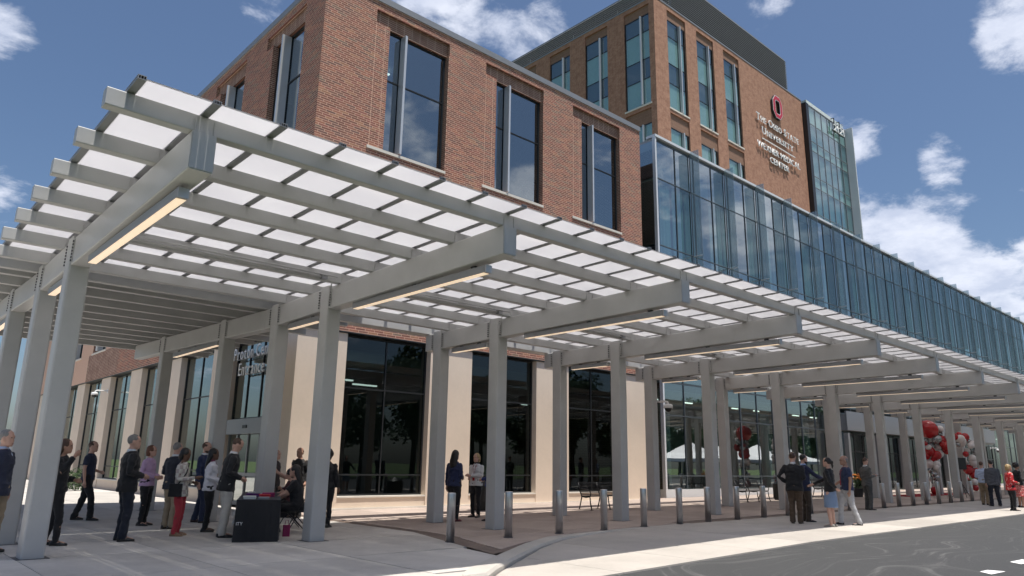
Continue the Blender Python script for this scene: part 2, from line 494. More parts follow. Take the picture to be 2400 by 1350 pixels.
STEEL = pbr('painted_steel', (.445, .442, .435), .42, .0, .5, var=.09, vscale=1.1, detail=9)
STEEL_D = pbr('dark_steel_bolt', (.10, .10, .105), .5, .3)
GREYM = pbr('slate_mullion', (.10, .12, .135), .4, .1)
ALU = pbr('mill_aluminium', (.50, .50, .50), .35, .55)
ALU_D = pbr('grey_aluminium', (.27, .275, .285), .4, .2, var=.04, vscale=2)
ALU_W = pbr('white_aluminium', (.74, .75, .76), .35, .1)
SILVER = pbr('silver_aluminium', (.60, .61, .62), .3, .35)
SPAN = pbr('grey_metal_panel', (.22, .225, .235), .4, .15, var=.05, vscale=.8)
STAINLESS = pbr('brushed_stainless', (.55, .555, .57), .3, .95, var=.06, vscale=3, stretch=(40, 40, 1))
FRAME = pbr('black_frame', (.018, .02, .022), .4)
PANEL = mat_panel('opal_panel')
DECK = pbr('grey_roof_deck', (.40, .40, .40), .55, 0, var=.05, vscale=.7)
MORTAR = pbr('mortar', (.68, .44, .325), .95, var=.12, vscale=14, bump=.3, bscale=120)
BRICK = mat_brick_pieces('brick_pieces')
BRICKW = mat_brick_wall('brick_reveals', (.25, .112, .074), (.18, .084, .060), (.20, .105, .072), (.58, .41, .32), mort=.018)
BRICKT = mat_brick_wall('tower_brick', (.42, .188, .110), (.31, .132, .080), (.245, .112, .070), (.54, .35, .245), mort=.016)
STACK = mat_brick_wall('stack_bond_brick', (.25, .112, .074), (.18, .084, .060), (.20, .105, .072), (.58, .41, .32), offset=0.0, mort=.018)
SOLDIER = mat_brick_wall('soldier_course', (.27, .142, .092), (.21, .108, .072), (.24, .138, .088), (.37, .262, .195), w=.1, h=.355, offset=0.0)
CREAM = mat_concrete('cream_precast', (.72, .60, .485), .04, .07, .8, .75, broom=False)
STONE = mat_concrete('sill_stone', (.78, .73, .65), .04, .08, 1, .7, broom=False)
WALK = mat_concrete('walk_concrete', (.52, .49, .45), .09, .2)
APRON = mat_concrete('apron_concrete', (.42, .385, .345), .08, .14)
CURBM = mat_concrete('kerb_concrete', (.48, .45, .405), .08, .14)
PLAZA = mat_concrete('brown_paving', (.40, .325, .28), .10, .2)
PLAZA_D = mat_concrete('dark_brown_paving', (.20, .150, .122), .08, .12)
ASPH = mat_asphalt('asphalt')
PAINT = pbr('road_paint', (.80, .80, .78), .7, var=.08, vscale=10)
LAWN = pbr('lawn', (.075, .11, .035), .95, var=.35, vscale=2.0, bump=.5, bscale=60)
GRASS = pbr('grass_blades', (.10, .13, .045), .8, var=.3, vscale=5)
GLASS_V = mat_glass('vision_glass', (.66, .78, .77), .30, refl_tint=(.95, 1.0, .97), ior=1.5)
GLASS_S = mat_glass('spandrel_glass', (.60, .70, .71), .34, refl_tint=(.95, 1.0, .97), ior=1.55)
GLASS_F = mat_glass('fin_glass', (.80, .85, .86), .08, ior=1.5, milky=.26)
GLASS_D = mat_glass('dark_storefront_glass', (.34, .41, .41), .02, ior=1.45)
GLASS_B = mat_glass('blue_window_glass', (.52, .62, .64), .25, refl_tint=(.93, 1.0, 1.0), ior=1.55)
GLASS_T = mat_glass('tower_glass', (.86, .93, .92), .12, ior=1.5)
INT_D = pbr('interior_dark', (.07, .075, .08), .9)
INT_M = pbr('interior_grey', (.30, .33, .33), .9, var=.15, vscale=.6)
INT_L = pbr('interior_white', (.62, .68, .67), .9)
INT_C = pbr('interior_ceiling', (.40, .43, .43), .9)
BLIND = pbr('teal_blind', (.46, .60, .58), .85, var=.05, vscale=2)
BLIND_D = pbr('slate_spandrel', (.10, .125, .14), .6)
LOUVRE = pbr('louvre_grey', (.25, .25, .265), .55, 0)
LAMP = pbr('lit_diffuser', (.9, .8, .65), .5, emit=((1.0, .74, .50), .46))
LAMP_IN = pbr('lit_ceiling_lamp', (.9, .9, .85), .5, emit=((1.0, .95, .85), 2.2))
WHITE = pbr('white_plastic', (.78, .78, .78), .4)
BLACK = pbr('black_plastic', (.012, .012, .013), .45)
BLACKM = pbr('black_metal', (.014, .014, .015), .4, .2)
LETTER_W = pbr('white_letter', (.82, .82, .81), .45)
LETTER_R = pbr('scarlet_letter', (.55, .02, .045), .4)
LETTER_K = pbr('letter_return', (.02, .02, .022), .5)


# ------------------------------------------------------------------ ground, road, pavements
def slab_grid(parent, name, mat, xs, ys, z0, z1, gap=.012, zf=None, skip=None):
    for i in range(len(xs) - 1):
        for j in range(len(ys) - 1):
            if skip and skip(xs[i], xs[i + 1], ys[j], ys[j + 1]):
                continue
            a, b, c, d = xs[i] + gap / 2, xs[i + 1] - gap / 2, ys[j] + gap / 2, ys[j + 1] - gap / 2
            MB().prism([(a, c), (b, c), (b, d), (a, d)], z0, z1, 0, RND.random(), zf or (lambda x, y: zg(x))).build(name, mat, parent, tint=True)


def flat(poly, z, zf=None):
    m = MB(); zf = zf or (lambda x, y: 0.0)
    m.face([(x, y, z + zf(x, y)) for x, y in poly])
    return m


S = 900.0
ground = flat([(-S, -S), (S, -S), (S, S), (-S, S)], -.30).build('ground', LAWN)
tag(ground, 'mown lawn reaching out round the building', kind='structure')
zr = lambda x, y: zg(x)
road = MB()
rxs = [-40, 7, 9, 11, 13, 15, 129]
for x0, x1 in zip(rxs, rxs[1:]):
    e0, e1 = [zg(x) - .11 * max(0.0, 1 - max(0, x - 7.0) / 8.0) - .012 for x in (x0, x1)]
    road.face([(x0, -17, -.13 + zg(x0)), (x1, -17, -.13 + zg(x1)), (x1, 7.36, e1), (x0, 7.36, e0)])
road = tag(road.build('road', ASPH), 'dark asphalt drive scuffed with tyre marks', kind='structure')
lot = tag(flat([(-70, 22), (-7, 22), (-7, 95), (-70, 95)], -.1).build('parking_lot', ASPH), 'asphalt car park beside the building', kind='structure')
lawn_bed = flat([(-40, 4.5), (6.6, 4.5), (6.9, 7.2), (6.7, 8.03), (-40, 8.03)], -.055)
lawn_bed = tag(lawn_bed.build('lawn_bed', LAWN), 'grass bed along the kerb', kind='structure')
_kerb = MB().box(-40, 6.75, 4.35, 4.5, -.2, .0)
tag(_kerb.build('lawn_kerb', CURBM, tint=True), 'low kerb between the drive and the grass bed', kind='structure')

# concrete walk in front of the corner: slabs with open joints over a dark bed
walk = tag(flat([(-14, 8.2), (7.2, 8.2), (9.9, 10.2), (9.9, 62), (-14, 62)], -.16).build('walk', PLAZA_D, tint=False), 'light concrete walk of large slabs', kind='structure')
WX = [-14, -8, -3.9, -1.85, .2, 2.25, 4.3, 6.35]
WY = [8.36, 10.7, 13.08, 15.45, 17.85, 20.3, 23.4, 27, 31, 36, 42, 50, 62]
slab_grid(walk, 'slab', WALK, WX, WY, -.15, 0.0)


def cut_x(y):
    """edge between the grey walk and the brown forecourt paving"""
    if y >= 13.6:
        return 9.62
    return 9.62 - (13.6 - y) * .30


for j in range(len(WY) - 1):
    a, b = WY[j], WY[j + 1]
    if b <= 20.4:
        if a < 9.6:
            MB().prism([(6.362, a + .1), (7.35, a + .1), (7.95, 8.86), (8.36, 9.35), (8.62, b - .04), (6.362, b - .006)], -.15, 0, 0, .5, zr).build('slab', WALK, walk, tint=True)
        else:
            pts = [(6.362, a + .006), (cut_x(a), a + .006)] + ([(9.62, 13.6)] if a < 13.6 < b else []) + [(cut_x(b), b - .006), (6.362, b - .006)]
            MB().prism(pts, -.15, 0, 0, RND.random(), zr).build('slab', WALK, walk, tint=True)
    else:
        MB().prism([(6.362, a + .006), (9.7, a + .006), (9.7, b - .006), (6.362, b - .006)], -.15, 0, 0, RND.random(), zr).build('slab', WALK, walk, tint=True)

# brown forecourt
plaza = MB()
PB = [(9.66, 20.9), (9.66, 13.6), (8.52, 9.72), (9.06, 9.92), (9.95, 10.38), (10.9, 10.87), (12.0, 11.22), (13.4, 11.42), (15.2, 11.46), (95, 11.46), (95, 21.4), (9.66, 21.4)]
plaza.face([(x, y, zg(x) - .012) for x, y in PB])
plaza = tag(plaza.build('forecourt', PLAZA_D), 'brown paved forecourt under the canopy', kind='structure')
PX = [10.06 + 2.28 * i for i in range(36)]
PY = [12.05, 14.2, 16.35, 18.5, 20.6]
slab_grid(plaza, 'slab', PLAZA, PX, PY, -.04, 0.002, .010)
MB().prism([(9.03, 10.1), (9.9, 10.55), (10.05, 10.63), (10.05, 12.04), (9.66, 12.04)], -.04, .002, 0, .55, zr).build('slab', PLAZA, plaza, tint=True)
MB().prism([(9.72, 12.06), (10.05, 12.06), (10.05, 20.5), (9.92, 20.5), (9.92, 13.6)], -.04, .002, 0, .45, zr).build('slab', PLAZA, plaza, tint=True)
for a, b, c, d in ((10.06, 12.3, 10.64, 11.42), (12.31, 14.6, 11.42, 11.62), (14.61, 16.8, 11.62, 11.64)):
    MB().prism([(a, c), (b, d), (b, 12.04), (a, 12.04)], -.04, .002, 0, RND.random(), zr).build('slab', PLAZA, plaza, tint=True)

# concrete apron between bollards and drive; it dips to the drive at its near end
CURVE = [(6.98, 8.05), (7.55, 8.5), (8.2, 8.93), (9.06, 9.5), (10.2, 10.24), (11.4, 10.85), (12.8, 11.2), (14.5, 11.36), (17, 11.4)]


def za(x, y):
    return zg(x) - .11 * max(0.0, 1 - max(0, x - 7.0) / 8.0)


apron = MB()
xs = [6.9 + .6 * i for i in range(14)] + [16 + 6 * i for i in range(20)]


def curve_y(x):
    for (a, b), (c, d) in zip(CURVE, CURVE[1:]):
        if a <= x <= c:
            return b + (d - b) * (x - a) / (c - a)
    return CURVE[0][1] if x < CURVE[0][0] else 11.45


for i in range(len(xs) - 1):
    a, b = xs[i], xs[i + 1]
    for (s0, s1) in ((0, .5), (.5, 1)):
        P = [(x, 7.3 + (max(7.5, curve_y(x) + .02) - 7.3) * t) for x, t in ((a, s0), (b, s0), (b, s1), (a, s1))]
        apron.face([(x, y, za(x, y) - .02) for x, y in P])
apron = tag(apron.build('apron', PLAZA_D), 'light concrete apron beside the drive', kind='structure')
AX = [15.0 + 3.04 * i for i in range(30)]
for i in range(len(AX) - 1):
    a, b = AX[i] + .006, AX[i + 1] - .006
    for c, d in ((7.31, 9.39), (9.40, 11.42)):
        MB().prism([(a, c), (b, c), (b, d), (a, d)], -.03, .012, 0, RND.random(), zr).build('slab', APRON, apron, tint=True)
for a, b in ((7.0, 8.995), (9.005, 10.995), (11.005, 12.995), (13.005, 14.99)):
    n = 6
    pts = [(a + (b - a) * k / n) for k in range(n + 1)]
    poly = [(a, 7.31), (b, 7.31)] + [(x, max(7.6, curve_y(x) - .03)) for x in reversed(pts)]
    MB().prism(poly, -.03, .012, 0, RND.random(), za).build('slab', APRON, apron, tint=True)

# kerb that sweeps from the grass bed up to the forecourt edge
kb = MB(); rings = []
for i, (x, y) in enumerate([(-40, 8.02), (-10, 8.02), (3, 8.02), (6.2, 8.02)] + CURVE):
    t = Vector((1, 0, 0)) if i < 4 else Vector(((1, .72, 0) if x < 10 else (1, .35, 0))).normalized()
    n = Vector((-t.y, t.x, 0)); w = .17 if i < 10 else .10
    p = Vector((x, y, 0)); zt = zg(x) + (.006 if x < 13 else .004); zb = -.22
    rings.append([p + Vector((0, 0, zb)), p + Vector((0, 0, zt - .04)), p + n * .03 + Vector((0, 0, zt)), p + n * w * 2 + Vector((0, 0, zt)), p + n * w * 2 + Vector((0, 0, zb))])
kb.loft(rings)
tag(kb.build('kerb', CURBM, tint=True), 'pale concrete kerb sweeping round the walk', kind='structure')

# road paint
mk = MB()
tag(road, None)
for k in range(3):
    x = 13.15 + 1.62 * k
    mk = MB(); e_ = -.11 * max(0.0, 1 - max(0, x - 7.0) / 8.0) - .012; zz = -.13 + (e_ + .13) * (3.76 + 17) / 24.36 + .010 + zg(x)
    mk.face([(x, 3.66, zz), (x + .56, 3.62, zz), (x + .84, 3.84, zz), (x + .2, 3.87, zz)])
    mk.build('painted_dash', PAINT, road)

# grass tufts at the kerb
gm = MB()
for i in range(2600):
    x = RND.uniform(-2.0, 6.6); y = RND.uniform(6.9, 7.98) if RND.random() < .6 else RND.uniform(4.6, 7.9)
    h = RND.uniform(.04, .11); a = RND.uniform(0, 2 * pi); w = .006
    lx, ly = RND.uniform(-.04, .04), RND.uniform(-.04, .04)
    gm.face([(x - w * cos(a), y - w * sin(a), -.055), (x + w * cos(a), y + w * sin(a), -.055), (x + lx, y + ly, -.055 + h)], 0)
tag(gm.build('grass', GRASS), 'short uneven grass along the kerb', 'grass', kind='stuff')


# ------------------------------------------------------------------ facades
def facade(mb, axis, d, depth, u0, u1, z0, z1, ops, m=0, mr=1, ends=True):
    """wall sheet with real openings and reveals; axis 1: plane y=d facing -y, axis 0: plane x=d facing -x"""
    us = sorted(set([u0, u1] + [q for o in ops for q in o[:2] if u0 < q < u1]))
    zs = sorted(set([z0, z1] + [q for o in ops for q in o[2:4] if z0 < q < z1]))
    P = (lambda u, dd, z: (u, dd, z)) if axis == 1 else (lambda u, dd, z: (dd, u, z))

    def is_open(i, j):
        if i < 0 or j < 0 or i >= len(us) - 1 or j >= len(zs) - 1:
            return None
        uc, zc = (us[i] + us[i + 1]) / 2, (zs[j] + zs[j + 1]) / 2
        for o in ops:
            if o[0] < uc < o[1] and o[2] < zc < o[3]:
                return o
        return False

    def q(pts, mat):
        mb.face(pts if axis == 1 else pts[::-1], mat)
    for i in range(len(us) - 1):
        for j in range(len(zs) - 1):
            o = is_open(i, j)
            a, b, c, e = us[i], us[i + 1], zs[j], zs[j + 1]
            if not o:
                q([P(a, d, c), P(b, d, c), P(b, d, e), P(a, d, e)], m)
            else:
                dp = d + (o[4] if len(o) > 4 else depth)
                for di, dj, pts in ((-1, 0, [P(a, d, c), P(a, dp, c), P(a, dp, e), P(a, d, e)][::-1]), (1, 0, [P(b, d, c), P(b, dp, c), P(b, dp, e), P(b, d, e)]),
                                    (0, -1, [P(a, d, c), P(b, d, c), P(b, dp, c), P(a, dp, c)]), (0, 1, [P(a, d, e), P(b, d, e), P(b, dp, e), P(a, dp, e)][::-1])):
                    nb = is_open(i + di, j + dj)
                    if not nb:
                        q(pts[::-1] if di else pts[::1], mr)
                    elif nb is not o:
                        d2 = d + (nb[4] if len(nb) > 4 else depth)
                        if d2 < dp:   # step between a shallow and a deep recess
                            q([(p if (p[1] if axis == 1 else p[0]) != d else (P(p[0] if axis == 1 else p[1], d2, p[2]))) for p in (pts[::-1] if di else pts)], mr)
    return mb


def brick_rects(u0, u1, z0, z1, ops, bw=.355, bh=.08, jt=.021):
    out = []
    nz = int((z1 - z0) / bh)
    for r in range(nz):
        za_, zb_ = z0 + r * bh + jt / 2, z0 + (r + 1) * bh - jt / 2
        zc = (za_ + zb_) / 2
        solid = [(u0, u1)]
        for o in ops:
            if o[2] < zc < o[3]:
                nxt = []
                for a, b in solid:
                    if o[1] <= a or o[0] >= b:
                        nxt.append((a, b))
                    else:
                        if o[0] > a:
                            nxt.append((a, o[0]))
                        if o[1] < b:
                            nxt.append((o[1], b))
                solid = nxt
        off = (r % 3) * bw / 3
        for a, b in solid:
            k = math.floor((a - u0 + off) / bw)
            while True:
                s = u0 - off + k * bw + jt / 2; e = s + bw - jt
                k += 1
                if s >= b:
                    break
                s, e = max(s, a), min(e, b)
                if e - s > .03:
                    out.append((s, e, za_, zb_))
    return out


def brick_box(mb, axis, d, s, e, z0, z1, t):
    o = .0016
    if axis == 1:
        mb.box(s, e, d - o, d + .004, z0, z1, 0, t, skip=('k',))
    else:
        mb.box(d - o, d + .004, s, e, z0, z1, 0, t, skip=('r',))


def window(parent, name, axis, d, u0, u1, z0, z1, us, zs, glass, fr=.05, mull=.045, depth=.10, glass_of=None, frame_mat=None):
    """one glazed unit: frame ring + mullions as one mesh, each pane its own piece. d is the outer frame plane"""
    P = MB()
    def bx(a, b, c, e, d0, d1):
        if axis == 1:
            P.box(a, b, d0, d1, c, e)
        else:
            P.box(d0, d1, a, b, c, e)
    bx(u0, u0 + fr, z0, z1, d, d + depth); bx(u1 - fr, u1, z0, z1, d, d + depth)
    bx(u0 + fr, u1 - fr, z0, z0 + fr, d + .002, d + depth - .002); bx(u0 + fr, u1 - fr, z1 - fr, z1, d + .002, d + depth - .002)
    for u in us:
        bx(u - mull / 2, u + mull / 2, z0 + fr, z1 - fr, d + .006, d + depth - .006)
    cu = [u0 + fr] + [v for u in us for v in (u - mull / 2, u + mull / 2)] + [u1 - fr]
    for k in range(0, len(cu), 2):
        for z in zs:
            bx(cu[k], cu[k + 1], z - mull / 2, z + mull / 2, d + .010, d + depth - .010)
    w = P.build(name, frame_mat or FRAME, parent)
    cz = [z0 + fr] + [v for z in zs for v in (z - mull / 2, z + mull / 2)] + [z1 - fr]
    for k in range(0, len(cu), 2):
        for l in range(0, len(cz), 2):
            g = MB(); a, b, c, e = cu[k], cu[k + 1], cz[l], cz[l + 1]
            if axis == 1:
                g.box(a, b, d + .04, d + .062, c, e)
            else:
                g.box(d + .04, d + .062, a, b, c, e)
            g.build('pane', glass_of(k // 2, l // 2) if glass_of else glass, w)
    return w


# ---- brick pavilion at the corner
BX, BY, BXE, BYE, ZB, ZT = 9.86, 20.5, 27.1, 60.0, 5.52, 17.72
bld = thing('brick_building', 'dark red brick corner building with tall windows above a cream ground floor', 'building', (BX, BY, 0))
bld_off = Vector((BX, BY, 0))


def at_origin(o):
    """parts are modelled in world metres; keep them there under their parent"""
    for c in o.children:
        c.matrix_parent_inverse = o.matrix_basis.inverted()


M = 5.18
ops_f = []
for k in range(3):
    u = 12.45 + M * k
    ops_f += [(u, u + 2.70, 12.06, 16.86, .30), (u - .58, u + 2.73, 16.86, 17.40, .13)]
front = facade(MB(), 1, BY, .3, BX, BXE, ZB, ZT, ops_f)
wallf = front.build('brick_wall', [MORTAR, BRICKW], bld)
ops_l = []
LW = [21.98 + M * k for k in range(7)]
for k, u in enumerate(LW):
    ops_l += [(u, u + 2.6, 12.06, 16.86, .30), (u - .03, u + 3.2, 16.86, 17.40, .13)]
    if k >= 1:
        ops_l += [(u, u + 2.6, 7.05, 10.6, .30)]
left = facade(MB(), 0, BX, .3, BY, BYE, ZB, ZT, ops_l)
walll = left.build('brick_wall', [MORTAR, BRICKW], bld)

rf = brick_rects(BX - .01, BXE, ZB + .01, ZT, ops_f)
rl = brick_rects(BY + .004, 40.0, ZB + .01, ZT, ops_l)
near = sorted(((abs(s - 10.2) * .55 + abs(z - 12.9), i) for i, (s, e, z, z1) in enumerate(rf) if z > 11.9 and e - s > .3))[:240]
pick = {i for _, i in near}
protos = []
for t in range(12):
    p = MB(); brick_box(p, 1, 0, 0, .334, 0, .059, (t + .5) / 12)
    protos.append(p.mesh('brick', BRICK, tint=True))
fb = MB()
for i, (s, e, z0, z1) in enumerate(rf):
    if i in pick and abs(e - s - .334) < .002:
        link('brick', protos[RND.randrange(12)], wallf, (s, BY, z0))
    else:
        brick_box(fb, 1, BY, s, e, z0, z1, RND.random())
tag(fb.build('brick_field', BRICK, wallf, tint=True), kind='stuff')
lb = MB()
for (s, e, z0, z1) in rl:
    brick_box(lb, 0, BX, s, e, z0, z1, RND.random())
tag(lb.build('brick_field', BRICK, walll, tint=True), kind='stuff')
# far end of the side wall
MB().box(BX - .008, BX - .001, 40.0, 46.0, ZB + .01, 6.99).build('brick_facing', BRICKW, bld)
# header panels in stack bond and window units
for k in range(3):
    u = 12.45 + M * k
    hp = MB().box(u - .58, u + 2.73, BY + .12, BY + .14, 16.86, 17.40); hp.build('header_panel', STACK, bld)
    MB().box(u - .66, u + 2.72, BY - .045, BY + .05, 11.955, 12.055).build('sill', STONE, bld)
    w = window(bld, 'window', 1, BY + .22, u, u + 2.70, 12.06, 16.86, [u + .68], [14.9], GLASS_B, .06, .05)
    MB().box(u + .62, u + .71, BY - .10, BY + .22, 12.1, 16.8).build('fin', SILVER, w)
for k, u in enumerate(LW):
    MB().box(BX + .12, BX + .14, u - .03, u + 3.2, 16.86, 17.40).build('header_panel', STACK, bld)
    MB().box(BX - .045, BX + .05, u - .1, u + 2.66, 11.955, 12.055).build('sill', STONE, bld)
    w = window(bld, 'window', 0, BX + .22, u, u + 2.6, 12.06, 16.86, [u + 1.55], [14.9], GLASS_B, .06, .05)
    MB().box(BX - .12, BX + .22, u + 1.5, u + 1.6, 12.1, 16.8).build('fin', SILVER, w)
    if k >= 1:
        MB().box(BX - .045, BX + .05, u - .1, u + 2.66, 6.95, 7.045).build('sill', STONE, bld)
        w = window(bld, 'window', 0, BX + .22, u, u + 2.6, 7.05, 10.6, [u + 1.55], [], GLASS_B, .06, .05)
        MB().box(BX - .12, BX + .22, u + 1.5, u + 1.6, 7.1, 10.55).build('fin', SILVER, w)
for k in range(3):
    u = 12.45 + M * k
    for du in (-.58, -.2):
        MB().box(u + du, u + du + .018, BY - .004, BY + .003, 12.06, 16.855).build('movement_joint', MORTAR, bld)
# coping, roof, far sides
cp = MB()
cp.prism([(BX - .05, BY - .05), (BXE + .02, BY - .05), (BXE + .02, BY + .35), (BX + .35, BY + .35), (BX + .35, BYE), (BX - .05, BYE)], ZT + .002, ZT + .24)
cp.build('coping', ALU_D, bld)
MB().prism([(BX + .3, BY + .3), (BXE - .02, BY + .3), (BXE - .02, BYE), (BX + .3, BYE)], ZT - .5, ZT - .3).build('roof', DECK, bld)
MB().box(BXE - .02, BXE, BY + .004, 36, 0, ZT).build('brick_wall', BRICKW, bld)
MB().box(BX + .05, BXE - .03, BYE - .3, BYE, 0, ZT - .52).build('brick_wall', BRICKW, bld)
# soffit under the brick
MB().prism([(BX + .001, BY + .001), (BXE - .03, BY + .001), (BXE - .03, BY + .6), (BX + .6, BY + .6), (BX + .6, BYE - .4), (BX + .001, BYE - .4)], ZB - .04, ZB - .004).build('soffit', FRAME, bld)
# cream ground floor: piers, sills, glazing
CY, CX = BY + .07, BX + .07
piers_f = [(CX, 11.64), (14.95, 16.82), (20.13, 21.98), (25.31, 27.06)]
piers_l = [(22.35, 20.58)] + [(20.6 + 5.15 * k + u0, 20.6 + 5.15 * k + u1) for k in range(1, 8) for u0, u1 in ((-.12, 1.55),)]
for i, (a, b) in enumerate(piers_f):
    if i == 0:
        MB().box(CX, b, CY, CY + .5, -.05, ZB - .05).build('pier', CREAM, bld, tint=True)
    else:
        MB().box(a, b, CY, CY + .5, -.05, ZB - .05).build('pier', CREAM, bld, tint=True)
MB().box(CX, CX + .5, CY + .502, 22.35, -.05, ZB - .05).build('pier', CREAM, bld, tint=True)
for a, b in piers_l[1:]:
    MB().box(CX, CX + .5, a, b, -.05, ZB - .05).build('pier', CREAM, bld, tint=True)
for (a, b) in ((11.645, 14.945), (16.825, 20.125), (21.985, 25.305)):
    MB().box(a, b, CY + .03, CY + .5, -.05, .37).build('plinth', CREAM, bld, tint=True)
    MB().box(a, b, CY - .005, CY + .5, .372, .42).build('sill', STONE, bld)
    window(bld, 'window', 1, CY + .24, a, b, .42, ZB - .06, [(a + b) / 2], [1.06, 3.78], GLASS_D, .05, .045)
ledges = [(20.6 + 5.15 * k + 1.555, 20.6 + 5.15 * (k + 1) - .125) for k in range(1, 7)]
for a, b in ledges:
    MB().box(CX + .03, CX + .5, a, b, -.05, .42).build('plinth', CREAM, bld, tint=True)
    MB().box(CX - .005, CX + .5, a, b, .422, .47).build('sill', STONE, bld)
    window(bld, 'window', 0, CX + .24, a, b, .47, ZB - .06, [(a + b) / 2], [1.06, 3.78], GLASS_V, .05, .045)
# continuous pale footing along the front
MB().box(CX, 27.0, CY - .05, CY + .02, -.08, .075).build('footing', STONE, bld)
# side entrance: glazing over an automatic door
ea, eb = 22.36, 25.62
window(bld, 'window', 0, CX + .24, ea, eb, 2.80, ZB - .06, [ea + 1.1, ea + 2.2], [], GLASS_V, .05, .045)
MB().box(CX + .05, CX + .36, ea, eb, 2.30, 2.795).build('door_header', ALU_D, bld)
dr = MB()
for y in (ea + .03, ea + .75, ea + 1.62, ea + 2.5, eb - .03):
    dr.box(CX + .20, CX + .30, y - .03, y + .03, 0, 2.295)
dr.box(CX + .205, CX + .295, ea + .06, eb - .06, .02, .12); dr.box(CX + .205, CX + .295, ea + .06, eb - .06, .95, 1.05)
dr = dr.build('door', ALU_D, bld)
for y0, y1 in ((ea + .06, ea + .72), (ea + .78, ea + 1.59), (ea + 1.65, ea + 2.47), (ea + 2.53, eb - .06)):
    MB().box(CX + .24, CX + .26, y0, y1, .12, 2.28).build('pane', GLASS_V, dr)
MB().box(CX + .02, CX + .05, ea + 1.45, ea + 1.75, 2.48, 2.58).build('door_sensor', BLACK, dr)
# rooms behind the glass
inn = MB()
inn.box(BX + .4, BXE - .1, BY + 8.5, BY + 8.7, 0, ZT - .6); inn.box(BX + 9.0, BX + 9.2, BY + 8.8, BYE - .5, 0, ZT - .6)
inn.build('interior_wall', INT_M, bld)
inn = MB()
for z in (.02, 5.46, 11.5):
    inn.box(BX + .62, BXE - .12, BY + .62, BYE - .6, z - .25 if z > 1 else -.05, z)
inn.build('interior_floor', INT_D, bld)
inn = MB()
for z in (5.0, 11.2, 17.1):
    inn.box(BX + .7, BXE - .14, BY + .7, BYE - .7, z, z + .05)
inn.build('interior_ceiling', INT_C, bld)
for (x, y, z, a) in ((12.6, 22.6, 4.2, 0), (14.2, 23.6, 4.2, 0), (17.6, 22.8, 4.2, 0), (19.2, 24.2, 4.2, 0), (23.2, 22.8, 4.2, 0), (24.2, 25.2, 4.2, 0), (13.8, 23.4, 16.9, 0), (19.0, 23.2, 16.9, 0), (24, 23.4, 16.9, 0)):
    MB().box(x - .5, x + .5, y - .05, y + .05, z, z + .05).build('ceiling_lamp', LAMP_IN, bld)
at_origin(bld)

# ---- glass concourse with vertical fins
GX, GY, GXE, GZT = 28.9, 20.9, 100.0, 18.2
con = thing('glass_concourse', 'long teal glass wing with projecting vertical glass fins and white roof edge', 'building', (GX, GY, 0))
bay = 1.7375
ncol = int((GXE - GX) / bay)
ZS = [.42, 1.06, 3.88, 5.45]
ZU = [11.6, 12.35, 15.95, 18.02]
for w in (.022, .03):
    mme = MB().box(-w, w, GY - .02, GY + .1, .42, GZT - .2).mesh('mullion', GREYM)
    for i in range(ncol + 1):
        if (w < .025) == (i % 2 == 1):
            link('mullion', mme, con, (GX + bay * i, 0, 0))
for z in ZS[1:] + ZU:
    MB().box(GX + .1, GX + bay * ncol, GY - .012, GY + .085, z - .022, z + .022).build('transom', GREYM, con)
for zi, (za_, zb_) in enumerate(list(zip(ZS, ZS[1:])) + [(5.48, 11.57)] + list(zip(ZU, ZU[1:]))):
    g = GLASS_S if zi in (3, 4, 6) else GLASS_V
    me = MB().box(.05, bay - .05, 0, .022, za_ + .032, zb_ - .032).mesh('pane', g)
    for i in range(ncol):
        x = GX + bay * i
        if za_ < 4 and 48 < x < 77:
            continue
        link('pane', me, con, (x, GY + .02, 0))
# side return of the glass box in the slot beside the brick
MB().box(GX - .02, GX + .04, GY + .12, GY + 6, 11.65, 12.3).build('side_band', FRAME, con)
for z0, z1, g in ((.45, 5.4, GLASS_S), (5.5, 11.6, GLASS_S), (12.4, 15.85, GLASS_V), (16.0, 18.0, GLASS_S)):
    for j in range(3):
        MB().box(GX - .01, GX + .015, GY + .14 + 1.9 * j, GY + 2.0 + 1.9 * j, z0, z1).build('pane', g, con)
MB().box(GX - .07, GX + .05, GY - .07, GY + .11, .05, GZT - .03).build('corner_post', ALU_W, con)
MB().box(27.12, GX - .03, 26.9, 27.1, 0, 17.6).build('slot_wall', INT_D, con)
# fins
fin_me = MB().box(-.012, .012, -.62, -.035, 11.7, GZT + .06).mesh('glass_fin', GLASS_F)
br_me = MB().box(-.02, .02, -.56, -.036, 12.28, 12.33).mesh('bracket', ALU_W)
fst = 3.475
for i in range(int((GXE - 32.0) / fst)):
    x = GX + bay * 2 * (i + 1) - .38
    f = link('glass_fin', fin_me, con, (x, GY, 0))
    link('bracket', br_me, f)
    MB().box(x - .05, x + .05, GY - .036, GY - .031, 11.7, GZT - .1).build('fin_post', FRAME, con)
MB().box(GX - .06, GXE, GY - .10, GY + .5, GZT - .02, GZT + .12).build('roof_edge', ALU_W, con)
MB().box(GX, GXE, GY + .13, GY + 12, 17.55, GZT - .05).build('roof', DECK, con)
MB().box(GX - .02, GXE, GY - .03, GY + .3, -.05, .42 + .02).build('plinth', ALU_W, con)
fl = MB(); fl.box(GX, GXE, GY + .2, GY + 11.8, .30, .34); fl.box(GX, GXE, GY + .2, GY + 11.8, 5.5, 5.8); fl.box(GX + .1, GXE, GY + .2, GY + 11.8, 11.5, 11.9)
fl.build('interior_floor', INT_M, con)
MB().box(GX + .1, GXE, GY + 9, GY + 9.2, .35, 17.5).build('interior_wall', INT_M, con)
cl = MB(); cl.box(GX + .1, GXE, GY + .3, GY + 8.9, 15.96, 16.0); cl.box(GX + .1, GXE, GY + .3, GY + 8.9, 5.1, 5.14)
cl.build('interior_ceiling', INT_C, con)
